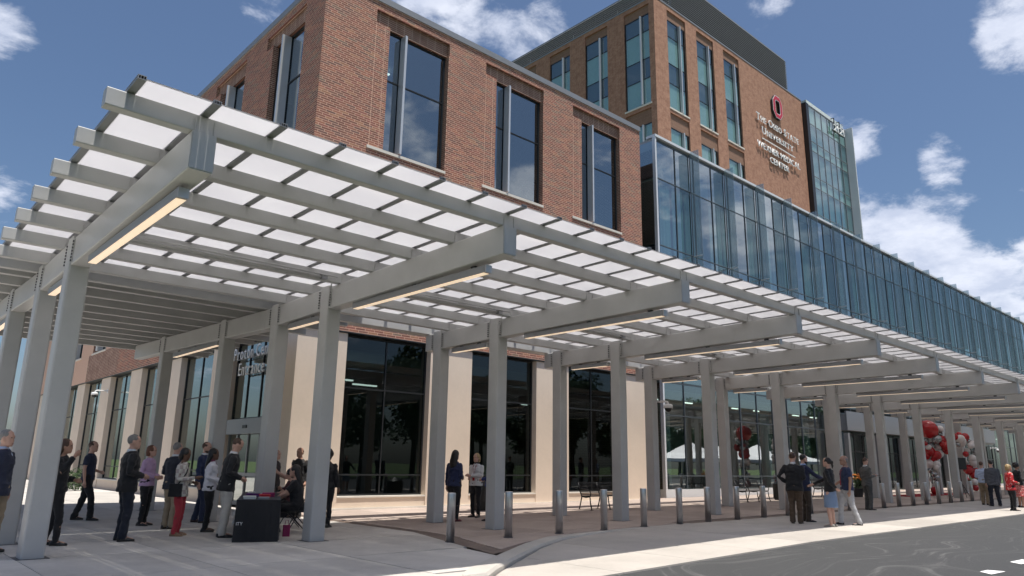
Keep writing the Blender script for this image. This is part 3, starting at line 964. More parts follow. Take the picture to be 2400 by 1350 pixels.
for i in range(14):
    x = GX + 3.1 + 5.2 * i
    MB().tube([(x, GY + 2.2, .34), (x, GY + 2.2, 5.1)], .28, 14).build('interior_column', INT_L, con, smooth=True)
    MB().tube([(x + .8, GY + 1.5, 11.9), (x + .8, GY + 1.5, 15.95)], .25, 14).build('interior_column', INT_L, con, smooth=True)
SHADOW_BOX = pbr('shadow_box_grey', (.36, .42, .44), .8)
SHEER = [INT_L, pbr('sheer_curtain', (.50, .58, .57), .9), BLIND, INT_M]
for i in range(ncol):
    x0 = GX + bay * i + .06
    MB().box(x0, x0 + bay - .12, GY + .20, GY + .23, 16.0, 17.5).build('shadow_box', SHADOW_BOX, con)
    xx = x0
    while xx < x0 + bay - .3:
        w = min(RND.choice((.22, .34, .5, .7)), x0 + bay - .14 - xx)
        if RND.random() < .72:
            bl = MB(); n = max(3, int(w / .07))
            rings = [[(xx + w * k / n, GY + .28 + .035 * sin(k * 2.4 + i), z) for k in range(n + 1)] + [(xx + w * (n - k) / n, GY + .31 + .035 * sin((n - k) * 2.4 + i), z) for k in range(n + 1)] for z in (11.95, 15.9)]
            bl.loft(rings).build('curtain', RND.choice(SHEER), con)
        xx += w + RND.choice((0, .04, .12, .25))
for i in range(26):
    x = GX + 1.5 + 2.6 * i
    for y, z in ((GY + 3.4, 5.04),):
        MB().box(x, x + .9, y, y + .1, z, z + .05).build('ceiling_lamp', LAMP_IN, con)
# entrance vestibule: grey metal fascia, posts and sliding doors
vx0, vx1, vy = 47.0, 78.0, 20.0
for i in range(7):
    a = vx0 + (vx1 - vx0) * i / 7
    MB().box(a + .01, a + (vx1 - vx0) / 7 - .01, vy, vy + .12, 3.75 + zg(a), 4.95 + zg(a)).build('fascia_panel', SPAN, con)
    MB().box(a + .02, a + .3, vy + .02, vy + .3, 0, 3.74).build('post', ALU_D, con)
    w = window(con, 'window', 1, vy + .32, a + .31, a + (vx1 - vx0) / 7 - .01, .25, 3.75, [a + 1.6, a + 2.9], [2.6], GLASS_D, .06, .06)
MB().box(vx0 + .1, vx1 - .1, vy + .13, GY + .015, 3.9, 4.9).build('vestibule_roof', ALU_D, con)
at_origin(con)

# ---- brick hospital tower
TX, TY, TXE, TYE, TZ0, TZ = 52.3, 37.4, 82.9, 78.0, 0.0, 46.68
tow = thing('hospital_tower', 'tall tan brick tower with grey louvred penthouse and tall striped windows', 'building', (TX, TY, 0))
opt = []
for k in range(3):
    u = 54.45 + M * k
    opt += [(u, u + 3.2, 35.45, 45.25, .35), (u, u + 3.2, 45.25, 46.2, .15), (u, u + 3.2, 28.6, 33.45, .35), (u, u + 3.2, 33.45, 34.9, .15)]
facade(MB(), 1, TY, .35, TX, TXE, TZ0, TZ, opt).build('brick_wall', [BRICKT, BRICKT], tow)
optl = []
TL = [38.05 + 5.3 * k for k in range(7)]
for u in TL:
    optl += [(u, u + 3.1, 35.45, 45.25, .35), (u, u + 3.1, 45.25, 46.2, .15), (u, u + 3.1, 28.6, 33.45, .35), (u, u + 3.1, 33.45, 34.9, .15)]
facade(MB(), 0, TX, .35, TY, TYE, TZ0, TZ, optl).build('brick_wall', [BRICKT, BRICKT], tow)
MB().box(TXE - .05, TXE, TY + .01, TYE, 0, TZ - .01).build('brick_wall', BRICKT, tow)
MB().prism([(TX - .04, TY - .04), (TXE + .03, TY - .04), (TXE + .03, TY + .4), (TX + .4, TY + .4), (TX + .4, TYE), (TX - .04, TYE)], TZ + .002, TZ + .16).build('coping', ALU_D, tow)
MB().box(TX + .38, TXE - .06, TY + .38, TYE, TZ - .3, TZ - .1).build('roof', DECK, tow)


def tower_window(axis, d, u):
    fin_u = u + (2.05 if axis == 1 else 1.0)
    for z0, z1, zs in ((35.45, 45.25, [38.25, 40.4, 43.4]), (28.6, 33.45, [29.6])):
        w = window(tow, 'window', axis, d + .14, u, u + (3.2 if axis == 1 else 3.1), z0, z1, [fin_u], zs, GLASS_T, .08, .05)
        f = MB()
        (f.box(fin_u - .07, fin_u + .07, d - .14, d + .14, z0 + .05, z1 - .1) if axis == 1 else f.box(d - .14, d + .14, fin_u - .07, fin_u + .07, z0 + .05, z1 - .1))
        f.build('fin', SILVER, w)
        cuts = [z0 + .05] + zs + [z1 - .05]
        for k in range(len(cuts) - 1):
            dark = (z0 > 30 and k % 2 == 1)
            b = MB(); a0, a1 = u + .1, u + 3.0
            (b.box(a0, a1, d + .25, d + .28, cuts[k] + .03, cuts[k + 1] - .03) if axis == 1 else b.box(d + .25, d + .28, a0, a1, cuts[k] + .03, cuts[k + 1] - .03))
            b.build('spandrel' if dark else 'blind', BLIND_D if dark else BLIND, w)
    for za_, zb_ in ((45.25, 46.2), (33.45, 34.9)):
        h = MB(); ue = u + (3.2 if axis == 1 else 3.1)
        (h.box(u, ue, d + .14, d + .16, za_, zb_) if axis == 1 else h.box(d + .14, d + .16, u, ue, za_, zb_)).build('header_panel', SOLDIER, tow)
    s = MB(); ue = u + (3.28 if axis == 1 else 3.18)
    (s.box(u - .1, ue, d - .06, d + .05, 35.28, 35.44) if axis == 1 else s.box(d - .06, d + .05, u - .1, ue, 35.28, 35.44)).build('sill', STONE, tow)


for k in range(3):
    tower_window(1, TY, 54.45 + M * k)
for u in TL:
    tower_window(0, TX, u)


def louvres(parent, axis, d, u0, u1, z0, z1, pitch=.25):
    m = MB(); n = int((z1 - z0) / pitch)
    for i in range(n):
        z = z0 + i * pitch
        sec = [(d + .12, z + .02), (d - .02, z), (d - .025, z + .05), (d + .10, z + .18), (d + .12, z + .18)]
        if axis == 1:
            m.prism_axis(sec, 0, u0, u1)
        else:
            m.prism_axis(sec, 1, u0, u1)
    return m.build('louvre_bank', LOUVRE, parent)


pz0, pz1 = TZ + .2, 52.3
MB().box(56.6, 81.4, TY + 1.0, TYE - 2, TZ - .05, pz1 - .02).build('penthouse', LOUVRE, tow)
louvres(tow, 1, TY + .86, 56.55, 81.45, pz0, pz1)
louvres(tow, 0, 56.46, TY + 1.1, TYE - 2, pz0, pz1)
for x, y in ((53.2, 42.0), (53.0, 48.2), (53.0, 55.0)):
    MB().tube([(TX + .1, y, TZ), (TX + .1, y, TZ + .7)], .015, 6).build('lightning_rod', ALU, tow)
at_origin(tow)

BLIND_S = pbr('slate_blue_spandrel', (.25, .36, .39), .6)
# ---- glass stair tower
gt = thing('glass_stair_tower', 'slim blue glass tower with metal edge beside the brick tower', 'building', (83.6, 37.0, 0))
sx0, sx1, sy, sz = 83.75, 94.25, 36.9, 46.3
for i in range(7):
    x = sx0 + (sx1 - sx0) * i / 6
    MB().box(x - .04, x + .04, sy - .02, sy + .12, 0, sz).build('mullion', ALU_D, gt)
ZST = [24, 27.3, 30.2, 31.7, 35.2, 36.7, 40.1, 41.4, 43.8, 46.2]
for z in ZST:
    MB().box(sx0, sx1, sy - .005, sy + .1, z - .03, z + .03).build('transom', ALU_D, gt)
for k in range(len(ZST) - 1):
    for i in range(6):
        x = sx0 + (sx1 - sx0) * i / 6
        MB().box(x + .05, x + (sx1 - sx0) / 6 - .05, sy + .02, sy + .045, ZST[k] + .035, ZST[k + 1] - .035).build('pane', GLASS_T, gt)
MB().box(sx1 + .02, sx1 + .22, sy - 1.0, sy + 3, 0, sz + .15).build('edge_panel', ALU_W, gt)
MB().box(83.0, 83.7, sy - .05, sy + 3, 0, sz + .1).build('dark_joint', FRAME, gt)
MB().box(sx0, sx1, sy - .05, sy + .3, sz + .01, sz + .14).build('roof_edge', ALU_W, gt)
MB().box(sx0, sx1, sy + 5.9, sy + 6, 0, sz).build('interior_wall', INT_L, gt)
for k, z in enumerate(ZST):
    if k % 2 == 1:
        MB().box(sx0, sx1, sy + .2, sy + 5.8, z - .3, z + .9).build('interior_floor', INT_L, gt)
for i in range(16):
    x = sx0 + .4 + .64 * i
    for (za_, zb_) in ((36.8, 40), (41.5, 43.7), (31.8, 35.1)):
        if RND.random() < .6:
            MB().box(x, x + .34, sy + .7, sy + .75, za_, zb_).build('blind', INT_L, gt)
for k in range(len(ZST) - 1):
    for i in range(6):
        x = sx0 + (sx1 - sx0) * i / 6
        MB().box(x + .06, x + (sx1 - sx0) / 6 - .06, sy + .14, sy + .16, ZST[k] + .05, ZST[k + 1] - .05).build('blind' if k % 2 == 0 else 'spandrel', BLIND if k % 2 == 0 else BLIND_S, gt)
MB().tube([(93.4, sy, sz + .1), (93.4, sy, sz + .7), (94.0, sy, sz + .75), (94.0, sy, sz + .45)], .03, 6).build('camera_bracket', ALU, gt)
at_origin(gt)


# ------------------------------------------------------------------ entrance canopy
FX = [2.30 + 4.56 * i for i in range(16)]
CW = .31
can = thing('entrance_canopy', 'long grey steel entrance canopy roofed with white translucent panels', 'canopy', (FX[0], 13.0, 0))


def ztop(y):
    """beam top: falls gently to the gutter, then rises over the side entrance"""
    if y <= 16.0:
        return 4.96 - .0147 * (y - 7.77)
    return 4.84 + .024 * (y - 16.0)


BD = .45
XEND = FX[-1] + 1.2
col_me = {}


def column(x, y):
    z1 = ztop(y) + .03
    k = round(z1, 2)
    if k not in col_me:
        col_me[k] = MB().rbar((CW / 2, .17, -.1), (CW / 2, .17, z1), CW, .34, .03, up=(0, 1, 0)).mesh('column', STEEL)
    c = link('column', col_me[k], can, (x, y, 0))
    bp = MB().box(x - .06, x + CW + .06, y - .06, y + .40, zg(x) + .002, zg(x) + .006)
    bp.build('base_joint', STEEL_D, c).matrix_parent_inverse = Matrix.Translation((-x, -y, 0))
    return c


def splice(parent, x, y, face):
    """bolted angle where a beam meets a column; face -1: -y side, 1: +y side"""
    yc = y - .09 if face < 0 else y + .34 + .01
    z1 = ztop(y) - .04
    for side in (x + .012, x + CW - .022):
        m = MB(); m.box(side, side + .010, yc, yc + .08, z1 - .38, z1)
        out = -1 if side < x + .1 else 1
        for k in range(7):
            zz = z1 - .03 - .053 * k
            sx = side - .018 if out < 0 else side + .010
            m.box(sx, sx + .018, yc + .025, yc + .055, zz - .014, zz + .014, 1)
        m.build('splice_plate', [STEEL, STEEL_D], parent)


for i, x in enumerate(FX):
    rows = [13.0, 15.3] + ([18.3, 23.0] if i < 2 else [])
    for y in rows:
        column(x, y)
    segs = [(7.77, 16.0)] + ([(16.0, 26.0)] if i < 2 else [])
    for a, b in segs:
        bm = MB().rbar((x + CW / 2, a, ztop(a) - BD / 2), (x + CW / 2, b, ztop(b) - BD / 2), .265, BD, .018)
        beam = bm.build('beam', STEEL, can)
        MB().box(x + .03, x + CW - .03, a - .012, a - .002, ztop(a) - BD + .012, ztop(a) - .012).build('end_plate', STEEL, beam)
        if b == 16.0:
            MB().box(x + .03, x + CW - .03, b + .003, b + .012, ztop(b) - BD + .012, ztop(b) - .012).build('end_plate', STEEL, beam)
        if i < 12:
            for y in rows:
                if a < y < b:
                    splice(beam, x, y, -1); splice(beam, x, y, 1)
# purlins
PYS = [7.80 + 1.205 * k for k in range(7)] + [15.86]
for y in PYS:
    z = ztop(y) + .002
    MB().rbar((1.46, y + .075, z + .1), (XEND, y + .075, z + .1), .15, .2, .012).build('purlin', STEEL, can)
for i, x in enumerate(FX[:9]):
    m = MB()
    for y in PYS[:-1]:
        m.box(x + .05, x + .06, y - .012, y - .002, ztop(y) + .01, ztop(y) + .17); m.box(x + CW - .06, x + CW - .05, y - .012, y - .002, ztop(y) + .01, ztop(y) + .17)
    m.build('purlin_cleat', STEEL, can)
# rails and translucent panels
RP = .76
RX = [1.64 + RP * i for i in range(int((XEND - 1.64) / RP) + 1)]
y0, y1 = 7.43, 15.5
zf0, zf1 = ztop(y0) + .205, ztop(16.9) + .205
yr = 16.39


def rail_mesh():
    m = MB()
    for a, b, c, d in ((0, .085, 0, .006), (0, .085, .038, .046), (.003, .009, .006, .038), (.026, .031, .006, .038), (.054, .059, .006, .038), (.076, .082, .006, .038)):
        m.raw([(a, y0, zf0 + c), (b, y0, zf0 + c), (b, yr, zf1 + c), (a, yr, zf1 + c), (a, y0, zf0 + d), (b, y0, zf0 + d), (b, yr, zf1 + d), (a, yr, zf1 + d)],
              [(0, 3, 2, 1), (4, 5, 6, 7), (0, 1, 5, 4), (2, 3, 7, 6), (3, 0, 4, 7), (1, 2, 6, 5)])
    return m.mesh('rail', ALU_D)


def slanted(x0, x1, ya, yb, za, zb, th):
    return MB().raw([(x0, ya, za), (x1, ya, za), (x1, yb, zb), (x0, yb, zb), (x0, ya, za + th), (x1, ya, za + th), (x1, yb, zb + th), (x0, yb, zb + th)],
                    [(0, 3, 2, 1), (4, 5, 6, 7), (0, 1, 5, 4), (2, 3, 7, 6), (3, 0, 4, 7), (1, 2, 6, 5)])


rme = rail_mesh()
zp1 = zf0 + (zf1 - zf0) * (y1 - y0) / (yr - y0)
pme = slanted(.010, RP + .075, y0 + .02, y1, zf0 + .012, zp1 + .012, .016)
pme = slanted(.089, RP - .004, y0 + .02, y1, zf0 + .012, zp1 + .012, .016).mesh('roof_panel', PANEL)
for k, x in enumerate(RX):
    link('rail', rme, can, (x, 0, 0))
    if k < len(RX) - 1:
        link('roof_panel', pme, can, (x, 0, 0))
# gutter along the back edge
MB().prism_axis([(16.40, zf1 + .10), (16.46, zf1 - .03), (17.18, zf1 - .03), (17.26, zf1 + .12), (17.23, zf1 + .12), (17.15, zf1 + .0), (16.49, zf1 + .0), (16.43, zf1 + .10)], 0, 9.55, XEND).build('gutter', STEEL, can)
# solid metal roof over the side entrance
for k in range(9):
    y = 16.55 + 1.15 * k
    z = ztop(y) + .002
    MB().rbar((1.46, y, z + .09), (9.3, y, z + .09), .13, .18, .01).build('purlin', STEEL, can)
nd = 13
for k in range(nd):
    a = 1.64 + (9.35 - 1.64) * k / nd; b = 1.64 + (9.35 - 1.64) * (k + 1) / nd - .003
    slanted(a, b, 15.52, 26.3, ztop(15.52) + .30, ztop(26.3) + .19, .03).build('roof_deck_panel', DECK, can)
MB().rbar((1.46, 26.25, ztop(26.25) + .05), (9.35, 26.25, ztop(26.25) + .05), .12, .34, .01).build('fascia', STEEL, can)
# conduit runs clipped under a purlin, with a box and flexible lead at each column
for i, x in enumerate(FX[:10]):
    y = 12.57; z = ztop(y) + .045
    xe = FX[i + 1] if i < 15 else XEND
    c = MB(); c.tube([(x + .4, y, z), (xe - .35, y, z)], .022, 7); c.tube([(x + .4, y - .06, z + .04), (xe - .1, y - .06, z + .04)], .016, 6)
    c.tube([(xe - .35, y, z), (xe - .12, y + .1, z + .01), (xe - .03, y + .3, z - .05), (xe - .025, y + .36, z - .25), (xe - .025, y + .37, z - .44)], .012, 6)
    c.build('conduit', STEEL, can, smooth=True)
    MB().box(xe - .42, xe - .30, y - .05, y + .05, z - .045, z + .05).build('junction_box', ALU_D, can)
at_origin(can)

# strip lamps hung under the beams
lamp_front = thing('strip_lamp', '', 'lamp')


def strip_lamp(x, ya, yb, label):
    z1 = ztop((ya + yb) / 2) - BD - .03
    t = thing('strip_lamp', label, 'lamp', (x + CW / 2, (ya + yb) / 2, z1), 0, 'strip lamps under the canopy beams')
    L2 = (yb - ya) / 2
    b = MB(); b.box(-.06, .06, -L2, L2, -.115, 0); b.build('housing', ALU_D, t)
    b = MB(); b.box(-.055, .055, -L2 + .05, L2 - .02, -.121, -.1165); b.build('diffuser', LAMP, t)
    b = MB(); b.box(-.061, .061, -L2 - .012, -L2 - .001, -.117, .002); b.build('end_cap', ALU, t)
    n = 3 if yb - ya > 2 else 2
    for k in range(n):
        yy = -L2 + .35 + (2 * L2 - .7) * k / (n - 1)
        MB().box(-.025, .025, yy - .05, yy + .05, .001, .045).build('hanger', BLACK, t)
    return t


bpy.data.objects.remove(lamp_front)
ORD = ['first', 'second', 'third', 'fourth', 'fifth', 'sixth', 'seventh', 'eighth', 'ninth', 'tenth', 'eleventh', 'twelfth', 'thirteenth', 'fourteenth', 'fifteenth', 'sixteenth', 'seventeenth', 'eighteenth', 'nineteenth', 'twentieth', 'twenty-first', 'twenty-second', 'twenty-third', 'twenty-fourth', 'twenty-fifth']
for i, x in enumerate(FX[:13]):
    strip_lamp(x, 8.25, 12.2, 'long lit strip lamp under outer end of ' + ORD[i] + ' canopy beam from its corner')
    strip_lamp(x, 13.55, 14.95, 'short strip lamp between the paired columns of ' + ORD[i] + ' canopy beam from its corner')
for i, x in enumerate(FX[:2]):
    strip_lamp(x, 19.0, 22.4, 'long strip lamp over side entrance under ' + ORD[i] + ' canopy beam from its corner')


# ------------------------------------------------------------------ signs
def glyph_mesh(ch, size, extrude, bold=0.0, mats=None, font=None):
    cu = bpy.data.curves.new('glyph', 'FONT')
    cu.body = ch; cu.size = size; cu.extrude = extrude; cu.offset = bold; cu.resolution_u = 3
    o = bpy.data.objects.new('glyph', cu); COL.objects.link(o)
    bpy.context.view_layer.update()
    dg = bpy.context.evaluated_depsgraph_get()
    me = bpy.data.meshes.new_from_object(o.evaluated_get(dg))
    bpy.data.objects.remove(o); bpy.data.curves.remove(cu)
    return me


SERIF = {'T': [(.5, 0, .5)], 'H': [(.12, 0, .36), (.88, 0, .36), (.12, 1, .36), (.88, 1, .36)], 'I': [(.5, 0, 1.9), (.5, 1, 1.9)], 'N': [(.12, 0, .4), (.1, 1, .34), (.88, 1, .4)],
         'U': [(.1, 1, .4), (.9, 1, .4)], 'V': [(.06, 1, .4), (.94, 1, .4)], 'A': [(.06, 0, .4), (.94, 0, .4)], 'R': [(.12, 0, .42), (.95, 0, .3)], 'Y': [(.5, 0, .5), (.08, 1, .38), (.92, 1, .38)], 'E': [(.1, 0, .3), (.1, 1, .3)]}
_gc = {}


def letters(parent, text, u0, u1, zbase, cap, P, depth, mat, serif=False, bold=.0, small=.78, gap=.10):
    """lay single letters out between u0 and u1; P(u, z) gives the wall point; letters face -v"""
    items = []; x = 0.0
    words = text.split(' ')
    for wi, wd in enumerate(words):
        for ci, ch in enumerate(wd):
            sc = 1.0 if (not serif or ci == 0) else small
            key = (ch, depth, bold)
            if key not in _gc:
                _gc[key] = glyph_mesh(ch, 1.0, depth / 2, bold)
            me0 = _gc[key]
            xs_ = [v.co.x for v in me0.vertices]; ys_ = [v.co.y for v in me0.vertices]
            items.append((ch, me0, x - min(xs_) * sc, sc, min(xs_), max(xs_), max(ys_)))
            x += (max(xs_) - min(xs_)) * sc + (.16 if serif else gap) * (1 if ch != 'I' or not serif else 1.2)
        x += .30
    total = x - .40
    k = (u1 - u0) / total
    capu = max(it[6] for it in items if it[3] == 1.0)
    kz = cap / capu
    for ch, me0, xo, sc, xa, xb, yb in items:
        me = me0.copy()
        for v in me.vertices:
            uu = u0 + (xo + v.co.x * sc) * k; zz = zbase + v.co.y * sc * kz
            v.co = P(uu, zz, v.co.z)
        me.materials.clear(); me.materials.append(mat)
        me.update()
        lt = link('letter', me, parent)
        if serif and ch in SERIF:
            m = MB()
            for fx, top, wd in SERIF[ch]:
                w0 = (xb - xa) * sc
                wd = (.26 if ch == 'I' else wd * w0) * k * .5
                uc = u0 + (xo + xa * sc + fx * w0) * k; h = .075 * cap
                zc = zbase + (yb * sc * kz - h if top else 0)
                a = P(uc - wd, zc, depth / 2 - .004); b = P(uc + wd, zc + h, -depth / 2 + .004)
                m.box(min(a[0], b[0]), max(a[0], b[0]), min(a[1], b[1]) - .006, max(a[1], b[1]) - .006, zc - .002, zc + h)
            m.build('serif', mat, lt)


sg = thing('wall_sign', 'white raised hospital lettering under a scarlet block letter O on tan brick', 'sign', (76, TY, 38))
PT = lambda u, z, d: (u, TY - .20 - d, z)
letters(sg, 'THE OHIO STATE', 70.9, 80.9, 39.95, .92, PT, .08, LETTER_W, True, .0)
letters(sg, 'UNIVERSITY', 72.0, 79.35, 38.55, .84, PT, .08, LETTER_W, True, .0)
MB().box(71.9, 79.6, TY - .24, TY - .16, 37.86, 37.96).build('rule', LETTER_W, sg)
letters(sg, 'WEXNER MEDICAL', 70.75, 80.75, 36.62, .74, PT, .08, LETTER_W, False, .0, gap=.13)
letters(sg, 'CENTER', 73.4, 77.85, 35.42, .72, PT, .08, LETTER_W, False, .0, gap=.13)


def block_o(parent, cx, cz, w, h, yf, depth, band, names=('emblem_outline', 'emblem')):
    def ring(m, w, h, ch, wi, hi, chi, y0, y1, mi=0):
        o = [(cx - w / 2 + ch, cz - h / 2), (cx + w / 2 - ch, cz - h / 2), (cx + w / 2, cz - h / 2 + ch * 1.25), (cx + w / 2, cz + h / 2 - ch * 1.25), (cx + w / 2 - ch, cz + h / 2), (cx - w / 2 + ch, cz + h / 2), (cx - w / 2, cz + h / 2 - ch * 1.25), (cx - w / 2, cz - h / 2 + ch * 1.25)]
        i = [(cx - wi / 2 + chi, cz - hi / 2), (cx + wi / 2 - chi, cz - hi / 2), (cx + wi / 2, cz - hi / 2 + chi * 1.25), (cx + wi / 2, cz + hi / 2 - chi * 1.25), (cx + wi / 2 - chi, cz + hi / 2), (cx - wi / 2 + chi, cz + hi / 2), (cx - wi / 2, cz + hi / 2 - chi * 1.25), (cx - wi / 2, cz - hi / 2 + chi * 1.25)]
        for k in range(8):
            j = (k + 1) % 8
            A = lambda q, y: (q[0], y, q[1])
            m.face([A(o[k], y0), A(o[j], y0), A(i[j], y0), A(i[k], y0)], mi)
            m.face([A(o[k], y1), A(i[k], y1), A(i[j], y1), A(o[j], y1)], mi)
            m.face([A(o[j], y0), A(o[k], y0), A(o[k], y1), A(o[j], y1)], mi)
            m.face([A(i[k], y0), A(i[j], y0), A(i[j], y1), A(i[k], y1)], mi)
    t = w * .235; e = band
    m = MB(); ring(m, w, h, w * .27, w - 2 * t - 2 * e, h - 2 * t - 2 * e, w * .08, yf + .004, yf + depth); o1 = m.build('emblem_return', LETTER_K, parent)
    m = MB(); ring(m, w, h, w * .27, w - 2 * t - 2 * e, h - 2 * t - 2 * e, w * .08, yf - .01, yf + .002); m.build(names[0], LETTER_W, parent)
    m = MB(); ring(m, w - 2 * e, h - 2 * e, w * .25, w - 2 * t, h - 2 * t, w * .10, yf - .022, yf - .012); m.build(names[1], LETTER_R, parent)


block_o(sg, 75.9, 43.1, 2.25, 2.9, TY - .34, .3, .07)
for z in (40.3, 38.9, 37.0, 35.8):
    MB().box(73.5, 78, TY - .15, TY - .01, z - .02, z + .02).build('standoff', LETTER_K, sg)
at_origin(sg)

s2 = thing('number_sign', 'white street number 2121 mounted on brackets high on the glass tower', 'sign', (91.5, 36.5, 45))
PN = lambda u, z, d: (u, sy - .45 - d, z)
letters(s2, '2121', 89.8, 92.9, 44.75, .95, PN, .10, LETTER_W, False, .004)
for x in (90.4, 92.0):
    MB().tube([(x, sy - .3, 44.6), (x, sy - .3, 46.7), (x, sy + .1, 46.7)], .07, 6).build('bracket', BLACK, s2)
MB().box(89.7, 93.0, sy - .33, sy - .25, 44.7, 44.85).build('rail', BLACK, s2)
at_origin(s2)

s3 = thing('entrance_sign', 'pale raised Proton Center Entrance lettering on glass above side door', 'sign', (9.8, 24, 4.8))
PE = lambda u, z, d: (BX + .12 - d, 50.0 - u, z)
# letters read from far to near along the side wall
letters(s3, 'Proton Center', 50 - 25.46, 50 - 21.95, 4.84, .42, PE, .03, LETTER_W, False, .0, gap=.17)
letters(s3, 'Entrance', 50 - 24.95, 50 - 22.85, 4.28, .42, PE, .03, LETTER_W, False, .0, gap=.17)
MB().box(BX + .16, BX + .19, 22.4, 25.4, 4.84, 4.87).build('rail', ALU_D, s3)
MB().box(BX + .16, BX + .19, 22.9, 24.9, 4.28, 4.31).build('rail', ALU_D, s3)
at_origin(s3)

# lettering on the inside of the third bay's glass
s4 = thing('window_lettering', 'dark hospital name and block letter O on the ground floor window', 'lettering', (23, 21, 2))
PW = lambda u, z, d: (u, CY + .45 - d, z)
letters(s4, 'THE JAMES', 23.6, 25.0, 2.55, .26, PW, .012, LETTER_K, True, .0)
letters(s4, 'THE OHIO STATE UNIVERSITY', 23.45, 25.2, 1.98, .12, PW, .012, LETTER_K, True, .0)
letters(s4, 'WEXNER MEDICAL CENTER', 23.45, 25.2, 1.80, .11, PW, .012, LETTER_K, False, .0)
block_o(s4, 22.95, 1.98, .36, .5, CY + .44, .012, .012)
for c in list(s4.children):
    if c.name.startswith('emblem'):
        c.data.materials.clear(); c.data.materials.append(LETTER_K)
MB().box(22.3, 22.315, CY + .44, CY + .45, 1.7, 2.3).build('rule', LETTER_K, s4)
at_origin(s4)


# ------------------------------------------------------------------ bollards
bol = MB().tube([(0, 0, -.02), (0, 0, .885), (0, 0, .905), (0, 0, .91)], [.082, .082, .078, .05], 24).mesh('post', STAINLESS, smooth=False)
for p in bol.polygons:
    p.use_smooth = len(p.vertices) == 4
bcap = MB().tube([(0, 0, .0), (0, 0, .012)], [.098, .098], 24).mesh('base_ring', STEEL_D)
nb = 25
for i in range(nb):
    x = 9.03 + 1.5 * i; y = 11.55 + (.12 if i > 5 else 0)
    lab = 'stainless bollard at the corner of the brown paving' if i == 0 else ORD[i] + ' stainless bollard counted from the kerb corner of the forecourt'
    t = thing('bollard', lab, 'bollard', (x, y, zg(x)), 0, 'bollards along the forecourt edge')
    link('post', bol, t); link('base_ring', bcap, t)

# ------------------------------------------------------------------ benches
def bench(x, y, rz, label, w=1.85):
    t = thing('bench', label, 'bench', (x, y, zg(x)), rz, 'black metal benches by the glass')
    for sx in (-w / 2, 0, w / 2):
        m = MB()
        m.tube([(sx, -.30, 0), (sx, -.24, .22), (sx, -.22, .42), (sx, -.05, .40), (sx, .14, .42), (sx, .22, .60), (sx, .30, .86)], .021, 7)
        m.tube([(sx, .26, 0), (sx, .19, .22), (sx, .14, .42)], .021, 7)
        m.box(sx - .05, sx + .05, -.34, -.26, 0, .012); m.box(sx - .05, sx + .05, .22, .30, 0, .012)
        m.build('leg', BLACKM, t, smooth=True)
        if sx:
            m = MB(); m.tube([(sx, .2, .64), (sx, 0, .66), (sx, -.2, .63), (sx, -.26, .52), (sx, -.22, .42)], .018, 7); m.build('armrest', BLACKM, t, smooth=True)
    for k in range(9):
        yy = -.21 + .042 * k; MB().box(-w / 2 - .03, w / 2 + .03, yy - .013, yy + .013, .435 - .02 * sin(pi * k / 8), .452 - .02 * sin(pi * k / 8)).build('seat_slat', BLACKM, t)
    for k in range(9):
        f = k / 8; yy = .155 + .14 * f; zz = .48 + .38 * f
        MB().rbar((-w / 2 - .03, yy, zz), (w / 2 + .03, yy, zz), .012, .03, .003).build('back_slat', BLACKM, t)
    return t


bench(19.6, 16.75, 0, 'black slatted metal bench in front of the lettered window')
bench(29.6, 16.9, 0, 'black slatted metal bench before the glass wing beside a litter bin')
bench(37.2, 17.2, 0, 'black slatted bench next to the orange flower planter')


def bin_(x, y, label, r=.26, h=.82):
    t = thing('litter_bin', label, 'bin', (x, y, zg(x)), 0, 'litter bins on the forecourt')
    MB().tube([(0, 0, 0), (0, 0, .03), (0, 0, h * .8), (0, 0, h * .82)], [r * .8, r * .84, r, r * .98], 20).build('body', BLACK, t)
    MB().tube([(0, 0, h * .82), (0, 0, h * .86), (0, 0, h)], [r * 1.06, r * 1.06, r * .5], 20).build('lid', BLACK, t)
    m = MB()
    for k in range(16):
        a = 2 * pi * k / 16; m.box(r * .93 * cos(a) - .012, r * .93 * cos(a) + .012, r * .93 * sin(a) - .012, r * .93 * sin(a) + .012, .05, h * .78)
    m.build('slat_ring', BLACKM, t)


bin_(15.55, 18.4, 'black litter bin near cream pier behind the women talking', .3, .9)
bin_(32.0, 16.95, 'black litter bin beside bench by the glass wing')
bin_(40.9, 15.9, 'black litter bin in the shade near the main entrance', .25, 1.0)


def dome_camera(x, y, z, axis, label):
    t = thing('security_camera', label, 'camera', (x, y, z), 0, 'white security cameras')
    o = Vector((0, -1, 0)) if axis == 1 else Vector((-1, 0, 0))
    m = MB(); m.tube([o * 0, o * .45, o * .55 + Vector((0, 0, -.03)), o * .58 + Vector((0, 0, -.12))], .035, 8); m.build('bracket', WHITE, t, smooth=True)
    b = MB(); s = Vector((.09, 0, 0)) if axis == 1 else Vector((0, .09, 0))
    b.box(-.07 if axis == 1 else -.02, .07 if axis == 1 else .0, -.02 if axis == 1 else -.07, .0 if axis == 1 else .07, -.1, .1); b.build('wall_plate', WHITE, t)
    c = o * .58
    m = MB(); m.tube([c + Vector((0, 0, -.10)), c + Vector((0, 0, -.13)), c + Vector((0, 0, -.24))], [.10, .15, .16], 16); m.build('housing', WHITE, t, smooth=True)
    m = MB(); m.ball(c + Vector((0, 0, -.25)), (.12, .12, .12), 14, 8); m.build('dome', BLACK, t, smooth=True)


dome_camera(BX + .06, 41.3, 4.75, 0, 'white dome camera on cream pier beyond the side entrance')
dome_camera(FX[4] + CW, 15.45, 3.65, 1, 'white dome camera arm on canopy column beside the glass wing')
dome_camera(76, 19.95, 3.55, 1, 'white dome camera on grey fascia past the main entrance')


# ------------------------------------------------------------------ people
_cloth = {}


